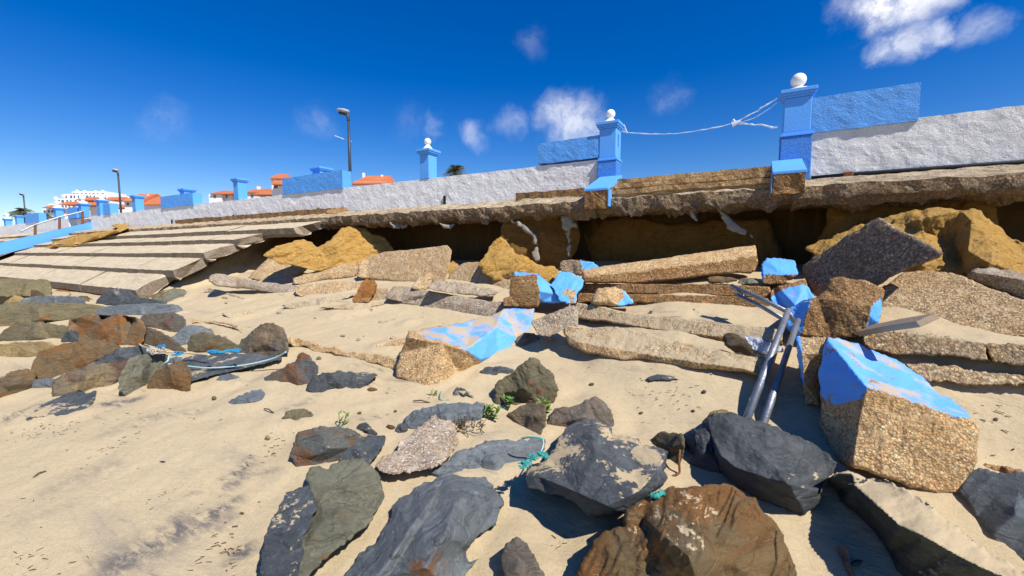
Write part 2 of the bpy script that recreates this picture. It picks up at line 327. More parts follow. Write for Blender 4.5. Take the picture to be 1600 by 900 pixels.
BLUE = (.10, .36, .86); BLUED = (.055, .26, .76)
M = dict(
    sand=m_sand(), ochre=m_ochre(), damp=m_ochre('shade_darkened_earth', .45), shade_ochre=m_ochre('shade_darkened_ochre', .5),  # darkened ochre copies carry the shade under the shelf in their colour
    agg=m_agg('pebble_concrete', 72, (.50, .355, .20)), agg_sand=m_agg('sandy_pebble_concrete', 62, (.48, .35, .21), .6),
    agg_dark=m_agg('dark_pebble_concrete', 50, (.30, .22, .145)), agg_gold=m_agg('golden_pebble_concrete', 80, (.57, .385, .20)),
    agg_pale=m_agg('shell_concrete', 80, (.50, .40, .30)), agg_brown=m_agg('brown_pebble_concrete', 60, (.31, .185, .08)),
    agg_big=m_agg('coarse_pebble_concrete', 52, (.46, .33, .19)),
    grey_conc=m_agg('grey_concrete', 90, (.36, .30, .225), 0, .6), grey_sand=m_agg('grey_sandy_concrete', 80, (.40, .33, .24), .7, .6),
    blue=m_paint('blue_paint', BLUE, .25), blue_chip=m_paint('chipped_blue_paint', BLUE, .50, sand=.4), blue_sandy=m_paint('sandy_blue_paint', BLUE, .35, sand=.8),
    blue_wall=m_paint('rough_blue_render', BLUE, .02, lump=.75, dirt=.12), blue_smooth=m_paint('smooth_blue_render', BLUE, .0, dirt=.10), blue_deep=m_paint('deep_blue_render', BLUED, .0, lump=.9, dirt=.1),
    white_wall=m_paint('rough_white_render', (.88, .88, .875), .15, lump=1.0, dirt=.2), white=m_paint('white_paint', (.82, .81, .77), 0, dirt=.12),
    slate=m_rock('black_slate', (.060, .070, .085), (.095, .108, .125), 0, sand=.5), slate_sand=m_rock('sand_strewn_slate', (.060, .072, .09), (.10, .115, .14), 0, sand=.66),
    slate_blue=m_rock('blue_grey_slate', (.095, .115, .14), (.13, .15, .175), .1, sand=.1, bump=.55), slate_rust=m_rock('rust_stained_slate', (.085, .10, .115), (.12, .125, .115), .75, sand=.3),
    green=m_rock('green_grey_stone', (.12, .125, .10), (.17, .165, .12), .3, sand=.25, bump=.7), mixed=m_rock('mixed_grey_brown_stone', (.10, .105, .105), (.19, .14, .09), .5, (.27, .17, .085), sand=.3),
    brown=m_rock('brown_stone', (.17, .11, .055), (.115, .09, .06), .5, (.30, .14, .04), sand=.25), brown_big=m_rock('orange_brown_stone', (.17, .115, .055), (.125, .11, .075), .62, (.34, .155, .045), sand=.5, patch=2.4, fleck=.25),
    olive=m_rock('olive_stone', (.17, .145, .085), (.12, .11, .075), .25, sand=.2), ochre_rock=m_rock('ochre_stone', (.33, .25, .12), (.22, .17, .09), .3, sand=.3), purple=m_rock('purple_grey_stone', (.17, .13, .105), (.13, .13, .12), .4, (.22, .11, .08)),
    orange_face=m_rock('orange_faced_stone', (.21, .15, .085), (.13, .11, .085), .62, (.40, .17, .045)),
    ochre_mix=m_rock('ochre_purple_stone', (.22, .17, .09), (.13, .115, .10), .5, (.17, .09, .07), patch=2.5),
    orange=m_rock('orange_stone', (.32, .15, .05), (.15, .12, .09), .95, (.45, .18, .04)), mud=m_rock('brown_black_stone', (.12, .085, .05), (.075, .065, .05), .35, bump=1),
    steel=m_plain('galvanised_steel', (.30, .32, .35), .45, .4, 60, .7, .6), dark_metal=m_plain('dark_lamp_metal', (.055, .06, .075), .5, metal=.3), lamp_grey=m_plain('grey_lamp_head', (.35, .36, .37), .5),
    black=m_plain('black_pipe', (.012, .014, .018), .45), slot_shade=m_plain('dark_slot', (.02, .018, .015), .95), wood=m_plain('weathered_wood', (.34, .26, .18), .85, .5, 30, .4),
    fabric=m_plain('grey_geotextile', (.27, .25, .21), .9, .6, 25, .5), tile=m_plain('terracotta_tiles', (.50, .16, .065), .85, .4, 3, .4), house=m_plain('white_house_render', (.80, .76, .72), .85, 0, 1, .1),
    window=m_plain('window_glass', (.10, .13, .17), .2), leaf=m_plain('succulent_leaf', (.13, .22, .04), .6, 0, 30, .5), palm=m_plain('palm_frond', (.115, .12, .055), .7, 0, 5, .5),
    trunk=m_plain('palm_trunk', (.13, .09, .06), .9, .5, 20), rope_blue=m_plain('blue_net_rope', (.02, .26, .46), .8, .5, 200), rope_pale=m_plain('pale_blue_rope', (.42, .60, .60), .8, .5, 200), rope_teal=m_plain('teal_rope', (.06, .33, .29), .8, .5, 200),
    rope_sand=m_plain('tan_rope', (.55, .42, .30), .85, .5, 200), tape=m_plain('white_blue_tape', (.62, .72, .85), .6), weed=m_plain('dry_seaweed', (.10, .065, .035), .9), rustm=m_plain('rusty_iron', (.20, .08, .035), .9, .6, 60),
    pave=m_plain('promenade_paving', (.33, .30, .27), .9, .2, 30))
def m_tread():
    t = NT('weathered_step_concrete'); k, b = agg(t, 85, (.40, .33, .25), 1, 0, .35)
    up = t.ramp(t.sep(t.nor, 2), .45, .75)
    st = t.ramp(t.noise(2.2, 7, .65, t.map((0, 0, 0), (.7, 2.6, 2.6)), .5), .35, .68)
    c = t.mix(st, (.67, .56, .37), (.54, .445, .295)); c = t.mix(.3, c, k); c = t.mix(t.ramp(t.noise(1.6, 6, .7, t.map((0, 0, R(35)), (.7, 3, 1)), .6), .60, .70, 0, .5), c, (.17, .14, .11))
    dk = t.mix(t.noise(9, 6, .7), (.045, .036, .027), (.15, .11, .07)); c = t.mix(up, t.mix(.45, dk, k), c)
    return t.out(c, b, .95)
M['tread'] = m_tread()
M['slate_top'] = m_rock('sand_topped_slate', (.06, .07, .075), (.11, .125, .11), 0, sand=1.6)
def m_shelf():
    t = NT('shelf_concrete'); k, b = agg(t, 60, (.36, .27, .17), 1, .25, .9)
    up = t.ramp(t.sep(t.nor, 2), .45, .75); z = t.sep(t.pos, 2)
    dk = t.ramp(t.math('ADD', z, t.math('MULTIPLY', t.noise(3, 5, .6), .16)), .78, .68)       # darker on the lower half of the edge
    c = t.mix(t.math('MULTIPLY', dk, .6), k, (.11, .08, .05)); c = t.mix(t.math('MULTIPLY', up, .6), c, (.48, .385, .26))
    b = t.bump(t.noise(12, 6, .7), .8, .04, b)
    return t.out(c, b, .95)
M['shelf'] = m_shelf()
def m_plastic():
    t = NT('clear_plastic'); t.b.inputs['Transmission Weight'].default_value = .45; t.b.inputs['Alpha'].default_value = .8
    return t.out((.75, .80, .90), t.bump(t.noise(25, 4, .6), .8, .03), .22)
M['plastic'] = m_plastic()

# ------------------------------------------------------------------ irregular solids (stones, broken concrete)
def inpoly(q, poly):
    x, y = q[:, 0], q[:, 1]; ins = np.zeros(len(q), bool); n = len(poly)
    for i in range(n):
        x0, y0 = poly[i]; x1, y1 = poly[(i + 1) % n]
        c = ((y0 > y) != (y1 > y)) & (x < (x1 - x0) * (y - y0) / (y1 - y0 + 1e-12) + x0); ins ^= c
    return ins
def pdist(q, poly):
    d = np.full(len(q), 1e9); n = len(poly)
    for i in range(n):
        a = poly[i]; b = poly[(i + 1) % n]; ab = b - a
        t = np.clip(((q - a) @ ab) / (ab @ ab + 1e-12), 0, 1); d = np.minimum(d, np.linalg.norm(q - (a + t[:, None] * ab), axis=1))
    return d
CDIR = np.array([FW.x, FW.y, FW.z]); RDIR = np.array([RT.x, RT.y, RT.z]); UDIR = np.array([UP.x, UP.y, UP.z])
def relief(name, label, cat, out, mat, tilt=45, roll=0, B=.1, T=.3, inn=(), edges=(), k=.7, n=26, seed=1, fac=4, amp=.018, freq=5., anchor=None, Y=None, t=None,
           paint=(), sink=.03, group=None, kind=None, jag=.012, tmax=1.6, strat=0., rnd=2, flat=None, chains=(), conform=False, ledge=0.):
    """closed solid: an outline on a leaning plane that stands at its own distance, swollen to the front and back"""
    rng = np.random.RandomState(seed * 7 + 3)
    dflt = 0. if flat is None else 'h%g' % flat
    pts = [(p[0], p[1], p[2] if len(p) > 2 else dflt) for p in out]; inn = [(p[0], p[1], p[2] if len(p) > 2 else dflt) for p in inn]
    edges = [(len(pts) + a, len(pts) + b) for ch in chains for a, b in zip(ch[:-1], ch[1:])]
    ap = anchor or max(pts, key=lambda p: p[1])[:2]
    t0 = t if t else ((PY(ap[0], ap[1], Y).dot(FW)) if Y else ghit(*ap))
    P0 = P(ap[0], ap[1], t0) - Vector((0, 0, sink))
    h = Vector((-P0.x, -P0.y, 0)).normalized(); side = Vector((-h.y, h.x, 0))
    nrm = (Vector((0, 0, 1)) * math.sin(R(tilt)) + h * math.cos(R(tilt))); nrm = (nrm + side * math.tan(R(roll))).normalized()
    N = np.array(nrm); S = t0 / F_PX
    def hdt(q):
        if not isinstance(q[2], str): return q
        r = ray(q[0], q[1]); dn = min(r.dot(nrm), -1e-3); tpl = min(max(nrm.dot(P0) / dn, t0 / tmax), t0 * tmax)
        if q[2][0] == 's':
            hz = float(q[2][1:]); ns = Vector((0, -.636, 1)); return (q[0], q[1], ns.dot(Vector((0, 3.5, -.74 + hz))) / ns.dot(r) - tpl)
        return (q[0], q[1], ghit(q[0], q[1], float(q[2][1:])) - tpl)
    pts = [hdt(q) for q in pts]; inn = [hdt(q) for q in inn]
    base = np.array([(p[0], p[1]) for p in pts], float) * S
    size = float(np.mean(base.max(0) - base.min(0))); mn = float(min(base.max(0) - base.min(0)))
    hstep = max(math.sqrt(float(np.prod(base.max(0) - base.min(0)))) / n, .004)
    bd = []
    for i in range(len(base)):
        a = base[i]; b = base[(i + 1) % len(base)]; m = max(1, int(np.linalg.norm(b - a) / hstep))
        for j in range(m): bd.append(a + (b - a) * j / m)
    bd = np.array(bd)
    for _ in range(rnd): bd = .5 * bd + .25 * (np.roll(bd, 1, 0) + np.roll(bd, -1, 0))
    jn = np.stack([fbm(np.column_stack([bd * 9 / max(size, .15), np.full(len(bd), seed + .3)]), 31, 4, .65), fbm(np.column_stack([bd * 9 / max(size, .15), np.full(len(bd), seed + 7.3)]), 37, 4, .65)], 1)
    bd = bd + jn * jag * 2.2 * min(1.0, size * 2.5) * max(mn, .1)  / max(mn, .1)
    lo, hi = bd.min(0), bd.max(0)
    gx, gy = np.meshgrid(np.arange(lo[0], hi[0], hstep), np.arange(lo[1], hi[1], hstep * .87)); gx = gx + (np.arange(gx.shape[0]) % 2)[:, None] * hstep * .5
    g = np.column_stack([gx.ravel(), gy.ravel()]); g = g + rng.uniform(-.2, .2, g.shape) * hstep
    g = g[inpoly(g, bd)]; g = g[pdist(g, bd) > hstep * .45] if len(g) else g
    allp = np.vstack([bd, g]) if len(g) else bd; nb = len(bd)
    r_ = delaunay_2d_cdt([Vector((float(a), float(b))) for a, b in allp], [(i, (i + 1) % nb) for i in range(nb)], [], 1, 1e-7)
    V = np.array([(v.x, v.y) for v in r_[0]]); Fc = [tuple(f) for f in r_[2] if len(f) == 3]
    isb = np.array([any(o < nb for o in ov) for ov in r_[3]])
    d = pdist(V, bd); d[isb] = 0; Rm = max(d.max(), 1e-4)

    s = np.clip(d / (Rm * k), 0, 1); s = np.sqrt(np.clip(1 - (1 - s) ** 2, 0, 1))
    lift = B * s
    c0 = V.mean(0)
    for j in range(fac):
        an = rng.uniform(0, 2 * math.pi); gr = rng.uniform(.3, 1.5) * B / Rm; cc = B * rng.uniform(.5, 1.05)
        lift = np.minimum(lift, np.maximum(cc + gr * ((V - c0) @ np.array([math.cos(an), math.sin(an)])), 0) + .15 * B * s)
    dt = np.zeros(len(V)); 
    if any(p[2] for p in pts) or inn:
        cp = [(p[0] * S, p[1] * S) for p in pts + inn]; val = np.array([p[2] for p in pts + inn]); no = len(pts)
        rc = delaunay_2d_cdt([Vector(q) for q in cp], [(i, (i + 1) % no) for i in range(no)] + list(edges), [], 1, 1e-7)
        cv = np.array([(v.x, v.y) for v in rc[0]]); cval = np.array([val[ov[0]] if ov else 0. for ov in rc[3]])
        best = np.full(len(V), -1e9)
        for f in rc[2]:
            if len(f) != 3: continue
            a, b, c = cv[f[0]], cv[f[1]], cv[f[2]]; D = (b[0] - a[0]) * (c[1] - a[1]) - (c[0] - a[0]) * (b[1] - a[1])
            if abs(D) < 1e-9: continue
            w1 = ((V[:, 0] - a[0]) * (c[1] - a[1]) - (c[0] - a[0]) * (V[:, 1] - a[1])) / D
            w2 = ((b[0] - a[0]) * (V[:, 1] - a[1]) - (V[:, 0] - a[0]) * (b[1] - a[1])) / D; w0 = 1 - w1 - w2
            mm = np.minimum(np.minimum(w0, w1), w2); u = mm > best; best[u] = mm[u]
            ww = np.clip(np.stack([w0, w1, w2], 1), 0, 1); ww = ww / ww.sum(1, keepdims=True); dt[u] = (ww @ cval[list(f)])[u]
    px = V[:, 0] / S; py = V[:, 1] / S
    rr = CDIR[None] + RDIR[None] * ((px - 800) / F_PX)[:, None] + UDIR[None] * ((450 - py) / F_PX)[:, None]
    shift = 0.
    if conform:
        xs_ = np.linspace(max(bd[:, 0].min(), -60 * S), min(bd[:, 0].max(), 1660 * S), 9)[1:-1]; dv = []
        for x_ in xs_:
            yb_ = bd[np.abs(bd[:, 0] - x_) < max(hstep * 1.5, (bd[:, 0].max() - bd[:, 0].min()) / 14), 1].max(); q_ = ray(x_ / S, yb_ / S)
            dn_ = min(q_.dot(nrm), -1e-3); dv.append(ghit(x_ / S, yb_ / S, -sink) - min(max(nrm.dot(P0) / dn_, t0 / tmax), t0 * tmax))
        cf = np.polyfit(xs_, np.clip(dv, -.8, .8), 1); shift = np.clip(np.polyval(cf, V[:, 0]), -.8, .8)
    den = rr @ N; num = float(N @ np.array(P0)); tp = np.where(den < -1e-3, num / np.minimum(den, -1e-3), t0 * tmax); tp = np.clip(tp, t0 / tmax, t0 * tmax) + shift
    rl = np.linalg.norm(rr, axis=1); tt = tp + dt
    pos = rr * tt[:, None]
    sv = pos.copy()
    if strat: sv = sv @ np.array(Matrix.Rotation(R(strat), 3, 'Y') @ Matrix.Rotation(R(20 + seed * 13), 3, 'X')).T; sv[:, 2] *= 3.2
    nz1 = fbm(sv * freq + seed * 3.1, 41 + seed, 5, .58); rid = 1 - np.abs(fbm(sv * freq * .6 + seed, 51, 3)) * 2
    s2 = np.clip(d / (hstep * 2.5), 0, 1)
    lift = lift + amp * s2 * (nz1 * (1.3 if not ledge else .8) + rid * .25)
    if ledge:
        sq = pos @ np.array(Matrix.Rotation(R(25 + (seed * 37) % 40), 3, 'Y') @ Matrix.Rotation(R(seed * 13), 3, 'X')).T * np.array([.7, .7, 3.2]) * freq * .55 + seed
        nq = fbm(sq, 91 + seed, 4, .55) * 4; fq = np.floor(nq); uq = np.clip((nq - fq - .35) / .3, 0, 1); lift = lift + ledge * s2 * (fq + uq * uq * (3 - 2 * uq)) / 2.2
    front = rr * (tt - lift / rl)[:, None]
    sb_ = np.clip(d / (Rm * min(k, .5)), 0, 1); sb_ = np.sqrt(np.clip(1 - (1 - sb_) ** 2, 0, 1))
    back = rr * (tp + np.maximum(dt, 0) * 1.0 * sb_ + np.where(sb_ > 0, (T * sb_ * .9 + 1e-3) / rl, 0) + (dt * (1 - sb_) if True else 0))[:, None] + (nz1 * amp * s2)[:, None]
    nv = len(V); bidx = {}; verts = [tuple(v) for v in front]
    for i in range(nv):
        if isb[i]: bidx[i] = i
        else: bidx[i] = len(verts); verts.append(tuple(back[i]))
    faces = []; mi = []
    cen = np.array([V[list(f)].mean(0) for f in Fc]) / S
    wob = np.stack([fbm2(cen[:, 0] * .12, cen[:, 1] * .12, 61, 4, .7), fbm2(cen[:, 0] * .12, cen[:, 1] * .12, 67, 4, .7)], 1) * 5
    pm = np.zeros(len(Fc), bool)
    for pg in paint: pm |= inpoly(cen + wob, np.array([(a[0], a[1]) for a in pg], float))
    for f, p_ in zip(Fc, pm):
        faces.append(f); mi.append(1 if p_ else 0)
        faces.append((bidx[f[2]], bidx[f[1]], bidx[f[0]])); mi.append(0)
    o = mobj(name, verts, faces, mat if isinstance(mat, list) else [mat], None, P0, True, mi)
    tag(o, label, cat, group, kind)
    return o
def fr(ox, oy, s, pts):   # read from an enlarged crop
    return [tuple([ox + p[0] / s, oy + p[1] / s] + list(p[2:])) for p in pts]
FRM = dict(A=(0, 420, 4), B=(300, 500, 4), C=(600, 500, 4), D=(900, 500, 4), E=(1200, 480, 4), F=(0, 620, 3.2), G=(400, 620, 3.2), H=(800, 620, 3.2), I=(1200, 620, 3.215),
           J=(0, 250, 4), K=(300, 330, 4), L=(600, 330, 4), Q=(900, 350, 4), N=(1200, 330, 4), X=(0, 0, 1))
def Z(k, pts): return fr(*FRM[k], pts)

# ================================================================== GROUND
def axis(parts):
    o = []
    for a, b, s in parts: o += list(np.arange(a, b, s))
    return np.array(o)
gxs = axis([(-700, -100, 60), (-100, -40, 10), (-40, -24, 1), (-24, -12, .12), (-12, 3.6, .036), (3.6, 8, .2), (8, 40, 4), (40, 700.1, 60)])
gys = axis([(-300, -60, 40), (-60, -6, 6), (-6, -.6, .6), (-.6, .6, .08), (.6, 3.4, .03), (3.4, 6.7, .036), (6.7, 7.5, .03), (7.5, 12, .5), (12, 60, 6), (60, 900, 60)])
GX, GY = np.meshgrid(gxs, gys); GZ = gh(GX, GY, True)
offy = np.where((GY > 6.6) & (GY < 7.4), .10 * fbm(np.stack([GX * 2.2, GY * 2, GZ * 2.2], -1), 71, 4), 0)
gv = np.stack([GX, GY + offy, GZ], -1).reshape(-1, 3); ny, nx = GX.shape
ii = (np.arange(ny - 1)[:, None] * nx + np.arange(nx - 1)[None]).ravel()
gf = np.stack([ii, ii + 1, ii + nx + 1, ii + nx], 1)
me = bpy.data.meshes.new('sand_ground'); me.vertices.add(len(gv)); me.vertices.foreach_set('co', gv.ravel())
me.loops.add(gf.size); me.loops.foreach_set('vertex_index', gf.ravel()); me.polygons.add(len(gf)); me.polygons.foreach_set('loop_start', np.arange(len(gf)) * 4); me.polygons.foreach_set('loop_total', np.full(len(gf), 4))
me.update()
stain = np.zeros(len(gv))
for (xa, ya, xb, yb__, wd, sg) in [(150, 900, 320, 812, .13, .75), (310, 825, 372, 776, .07, .9), (355, 770, 395, 712, .05, .8), (345, 752, 392, 724, .035, .9), (290, 780, 312, 768, .02, .8), (370, 880, 385, 850, .06, .95), (375, 735, 435, 738, .03, .5), (330, 835, 372, 800, .06, .5),
        (148, 634, 222, 622, .05, .9), (10, 650, 70, 632, .05, .6), (215, 655, 330, 640, .07, .35), (150, 680, 260, 655, .10, .25), (60, 770, 200, 720, .14, .25), (440, 645, 500, 620, .05, .35), (560, 660, 600, 650, .04, .5), (20, 830, 120, 780, .12, .15), (500, 585, 620, 560, .06, .2), (360, 600, 430, 590, .04, .25), (595, 505, 620, 497, .02, .7), (1200, 640, 1270, 600, .1, .3)]:
    A_, B_ = PG(xa, ya), PG(xb, yb__); a2 = np.array([A_.x, A_.y]); d2 = np.array([B_.x - A_.x, B_.y - A_.y]); L_ = np.linalg.norm(d2)
    q = gv[:, :2] - a2; u = q @ d2 / L_ ** 2; v_ = np.abs(q @ np.array([-d2[1], d2[0]]) / L_) / wd
    stain = np.maximum(stain, min(1.1, sg * 1.25) * np.exp(-v_ ** 2) * sst(-.15, .15, u) * sst(1.2, .8, u))
at_ = me.attributes.new('stain', 'FLOAT', 'POINT'); at_.data.foreach_set('value', stain.astype(np.float32))
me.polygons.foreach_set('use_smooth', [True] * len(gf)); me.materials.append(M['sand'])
go = bpy.data.objects.new('sand_ground', me); C.objects.link(go); tag(go, kind='structure')
pv = MB().box(-400, 7.0, .79, 400, 300, .915).build('promenade_pavement', M['pave'], loc=(0, 30, .8)); tag(pv, kind='structure')
pv2 = MB().box(-400, 6.5, .80, -10.5, 6.99, .90).build('promenade_pavement', M['pave'], loc=(-40, 6.7, .8)); tag(pv2, kind='structure')

# ================================================================== OLD STEPPED REVETMENT
def xprism(name, prof, x0, x1, mats, parent=None, dx=.07, amp=.012, freq=6, end0=0., end1=0., ps=.05, seed=0, slant=0., mb=None, loc=None, rag=0.):
    """bar along X with an uneven cast surface; end0/end1 = raggedness of its broken ends"""
    pr = []
    for i in range(len(prof)):
        a = np.array(prof[i]); b = np.array(prof[(i + 1) % len(prof)]); m = max(1, int(np.linalg.norm(b - a) / ps))
        pr += [a + (b - a) * j / m for j in range(m)]
    pr = np.array(pr); n = len(pr); k = max(2, int((x1 - x0) / dx)); xs = np.linspace(x0, x1, k)
    Xg = np.repeat(xs[:, None], n, 1); Yg = np.repeat(pr[None, :, 0], k, 0); Zg = np.repeat(pr[None, :, 1], k, 0)
    w1 = sst(x1 - .6, x1, Xg); w0 = sst(x0 + .6, x0, Xg)
    nn = fbm(np.stack([Yg * 5, Zg * 5, Xg * 0 + seed], -1), 81, 4, .65)
    Xn = Xg + w1 * (nn * end1 + slant * (Yg - pr[0, 0])) + w0 * (nn * end0)
    p3 = np.stack([Xg, Yg, Zg], -1)
    dy = fbm(p3 * freq + seed, 83, 4, .6) * amp; dz = fbm(p3 * freq + seed + 9, 89, 4, .6) * amp
    if rag:
        low = sst(pr[:, 1].max() - .12, pr[:, 1].min() + .02, Zg) * sst(6.6, 6.3, Yg); rn = np.clip(fbm(np.stack([Xg * 5.5 + seed, Yg * 5, Zg * 0], -1), 101, 4, .62), 0, 1)
        dz = dz - rag * low * rn * 1.8; dy = dy + .05 * low * np.clip(fbm(np.stack([Xg * 4, Yg * 3 + 3, Zg * 6], -1), 103, 3), -1, 1)
    V = np.stack([Xn, Yg + dy, Zg + dz], -1).reshape(-1, 3)
    f = [(i * n + j, i * n + (j + 1) % n, (i + 1) * n + (j + 1) % n, (i + 1) * n + j) for i in range(k - 1) for j in range(n)]
    f += [tuple(range(n))[::-1], tuple((k - 1) * n + j for j in range(n))]
    own = mb is None; mb = mb or MB(); mb.add([tuple(v) for v in V], f, 0)
    if own: return mb.build(name, mats, parent, loc=None if parent else (loc or (x0, prof[0][0], prof[0][1])))
RH = [.125, .10, .10, .10, .095, .09, .09]
XEND = [-10.45, -9.95, -9.75, -9.5, -8.15, 9.0]
rev = empty('stepped_revetment', (-17, 5, 0), 'long pale weathered concrete steps sloping up to the white wall, right end broken off', 'concrete steps')
rng = random.Random(4)
def steprow(n, xa, xb, parent, ragged=.25):
    y, z, rh = ROWY[n], ROWZ[n], RH[n]; y2, z2 = ROWY[n + 1], ROWZ[n + 1]
    prof = [(y, z + rh), (y + .015, z - .03), (y + .1, z - .09), (y2 + .12, z2 - .12), (y2 + .12, z2 + .004), (y2, z2 + .004)]
    mb = MB(); x = xa
    while x < xb - .3:
        L = rng.choice([.9, 1.3, 1.7, 2.1]); e = min(x + L, xb); last = e > xb - .5
        if last: e = xb
        oy = rng.uniform(-.012, .012); oz = rng.uniform(-.008, .008)
        xprism('', [(a + oy, b + oz) for a, b in prof], x, e - .012, None, mb=mb, dx=.09 if x > -14 else .2, ps=.07 if x > -14 else .16, amp=.014, end1=ragged if last else 0, slant=.22 if last else 0, seed=n * 3 + x)
        x = e
    return mb.build('step', M['tread'], parent)
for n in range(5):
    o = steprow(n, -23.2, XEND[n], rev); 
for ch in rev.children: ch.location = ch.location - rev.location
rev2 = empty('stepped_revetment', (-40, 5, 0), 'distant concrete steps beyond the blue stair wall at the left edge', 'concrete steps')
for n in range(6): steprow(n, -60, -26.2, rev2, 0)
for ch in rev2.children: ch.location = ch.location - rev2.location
# overhanging shelf, undercut by the sea
shelf = [(5.88, .735), (5.90, .60), (5.97, .555), (6.4, .57), (7.3, .60), (7.3, .90), (6.62, .915), (6.3, .86)]
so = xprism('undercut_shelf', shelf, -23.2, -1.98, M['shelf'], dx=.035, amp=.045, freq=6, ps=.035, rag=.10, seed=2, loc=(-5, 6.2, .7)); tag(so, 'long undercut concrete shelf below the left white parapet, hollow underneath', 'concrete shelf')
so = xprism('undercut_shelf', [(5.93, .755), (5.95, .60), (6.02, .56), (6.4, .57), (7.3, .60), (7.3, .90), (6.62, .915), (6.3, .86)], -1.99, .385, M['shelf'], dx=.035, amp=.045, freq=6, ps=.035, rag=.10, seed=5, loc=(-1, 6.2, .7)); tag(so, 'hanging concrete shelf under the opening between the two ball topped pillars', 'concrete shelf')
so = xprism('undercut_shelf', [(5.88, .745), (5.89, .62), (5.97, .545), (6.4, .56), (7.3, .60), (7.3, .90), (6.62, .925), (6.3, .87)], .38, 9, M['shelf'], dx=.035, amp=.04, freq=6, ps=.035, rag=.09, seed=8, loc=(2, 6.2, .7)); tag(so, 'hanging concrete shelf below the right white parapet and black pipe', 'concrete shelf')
# the entrance steps in the opening
es = empty('entrance_steps', (-.8, 6.4, .9), 'three thin worn concrete steps in the opening between the ball topped pillars', 'steps')
for q, (ya, za, zb) in enumerate([(5.99, .79, .885), (6.12, .885, .975), (6.28, .975, 1.07)]):
    o = xprism('step', [(ya, zb), (ya + .006, za + .035), (ya + .05, za + .02), (ya + .05, za - .02), (7.2, za), (7.2, zb)], -1.93 + .02 * q, .30, M['agg_gold'], es, dx=.05, amp=.022, freq=7, ps=.05, seed=20 + q); o.location = -es.location
# curbs lying along the foot of the wall
for (xa, xb, s_, lb) in [(-15.6, -8.1, 31, 'long low brown kerb strip along the foot of the left white parapet'), (-3.55, -2.2, 33, 'short brown kerb piece against the white parapet left of the middle ball topped pillar')]:
    o = xprism('kerb_strip', [(6.32, .985), (6.33, .86), (6.6, .90), (6.58, 1.0)], xa, xb, M['agg_brown'], dx=.05, amp=.03, freq=6, end0=.15, end1=.25, seed=s_, loc=((xa + xb) / 2, 6.4, .92)); tag(o, lb, 'kerb')
o = relief('concrete_chunk', 'small reddish concrete chunk lying on the shelf at the end of the low kerb strip', 'concrete chunk', Z('K', [(835, 0), (860, -14), (960, -20), (985, -8), (975, 14), (900, 22), (840, 16)]), M['agg_brown'], tilt=40, B=.04, T=.15, Y=6.25, n=14, seed=5)

# ================================================================== SEA WALL
def zat(px, py, Y): return PY(px, py, Y).z
def xat(px, Y=6.6): return PY(px, 300, Y).x
ZTOP = zat(930, 250, 6.6); ZBOT = .90
wl_ = empty('white_parapet', (-12, 6.7, .9), 'long rough whitewashed parapet wall running left from the middle ball topped pillar', 'parapet wall')
o = xprism('wall', [(6.6, ZTOP), (6.6, ZBOT), (6.86, ZBOT), (6.86, ZTOP)], -23.3, -2.19, M['white_wall'], wl_, dx=.05, amp=.016, freq=7, ps=.045, seed=40); o.location = -wl_.location
for px, hh in [(695, .16), (497, .13), (363, .12), (266, .12), (192, .12)]:
    x = xat(px); mb = MB().box(x - .022, 6.575, .93, x + .022, 6.62, .93 + hh); h_ = mb.build('weep_hole', M['slot_shade'], wl_); h_.location = -wl_.location  # near-black box paints the shade inside the slot
ZTR = zat(1400, 188, 6.6)
wr = empty('white_parapet', (3, 6.7, .9), 'rough whitewashed parapet wall at the right edge with a black pipe along its foot', 'parapet wall')
o = xprism('wall', [(6.6, ZTR), (6.6, .90), (6.86, .90), (6.86, ZTR)], .585, 9, M['white_wall'], wr, dx=.045, amp=.016, freq=7, ps=.04, seed=44); o.location = -wr.location
w3 = empty('white_parapet', (-40, 6.7, .9), 'distant white parapet wall beyond the blue stair wall on the far left', 'parapet wall')
o = xprism('wall', [(6.6, ZTOP), (6.6, ZBOT), (6.86, ZBOT), (6.86, ZTOP)], -60, -25.9, M['white_wall'], w3, dx=.3, amp=.02, ps=.15, seed=46); o.location = -w3.location

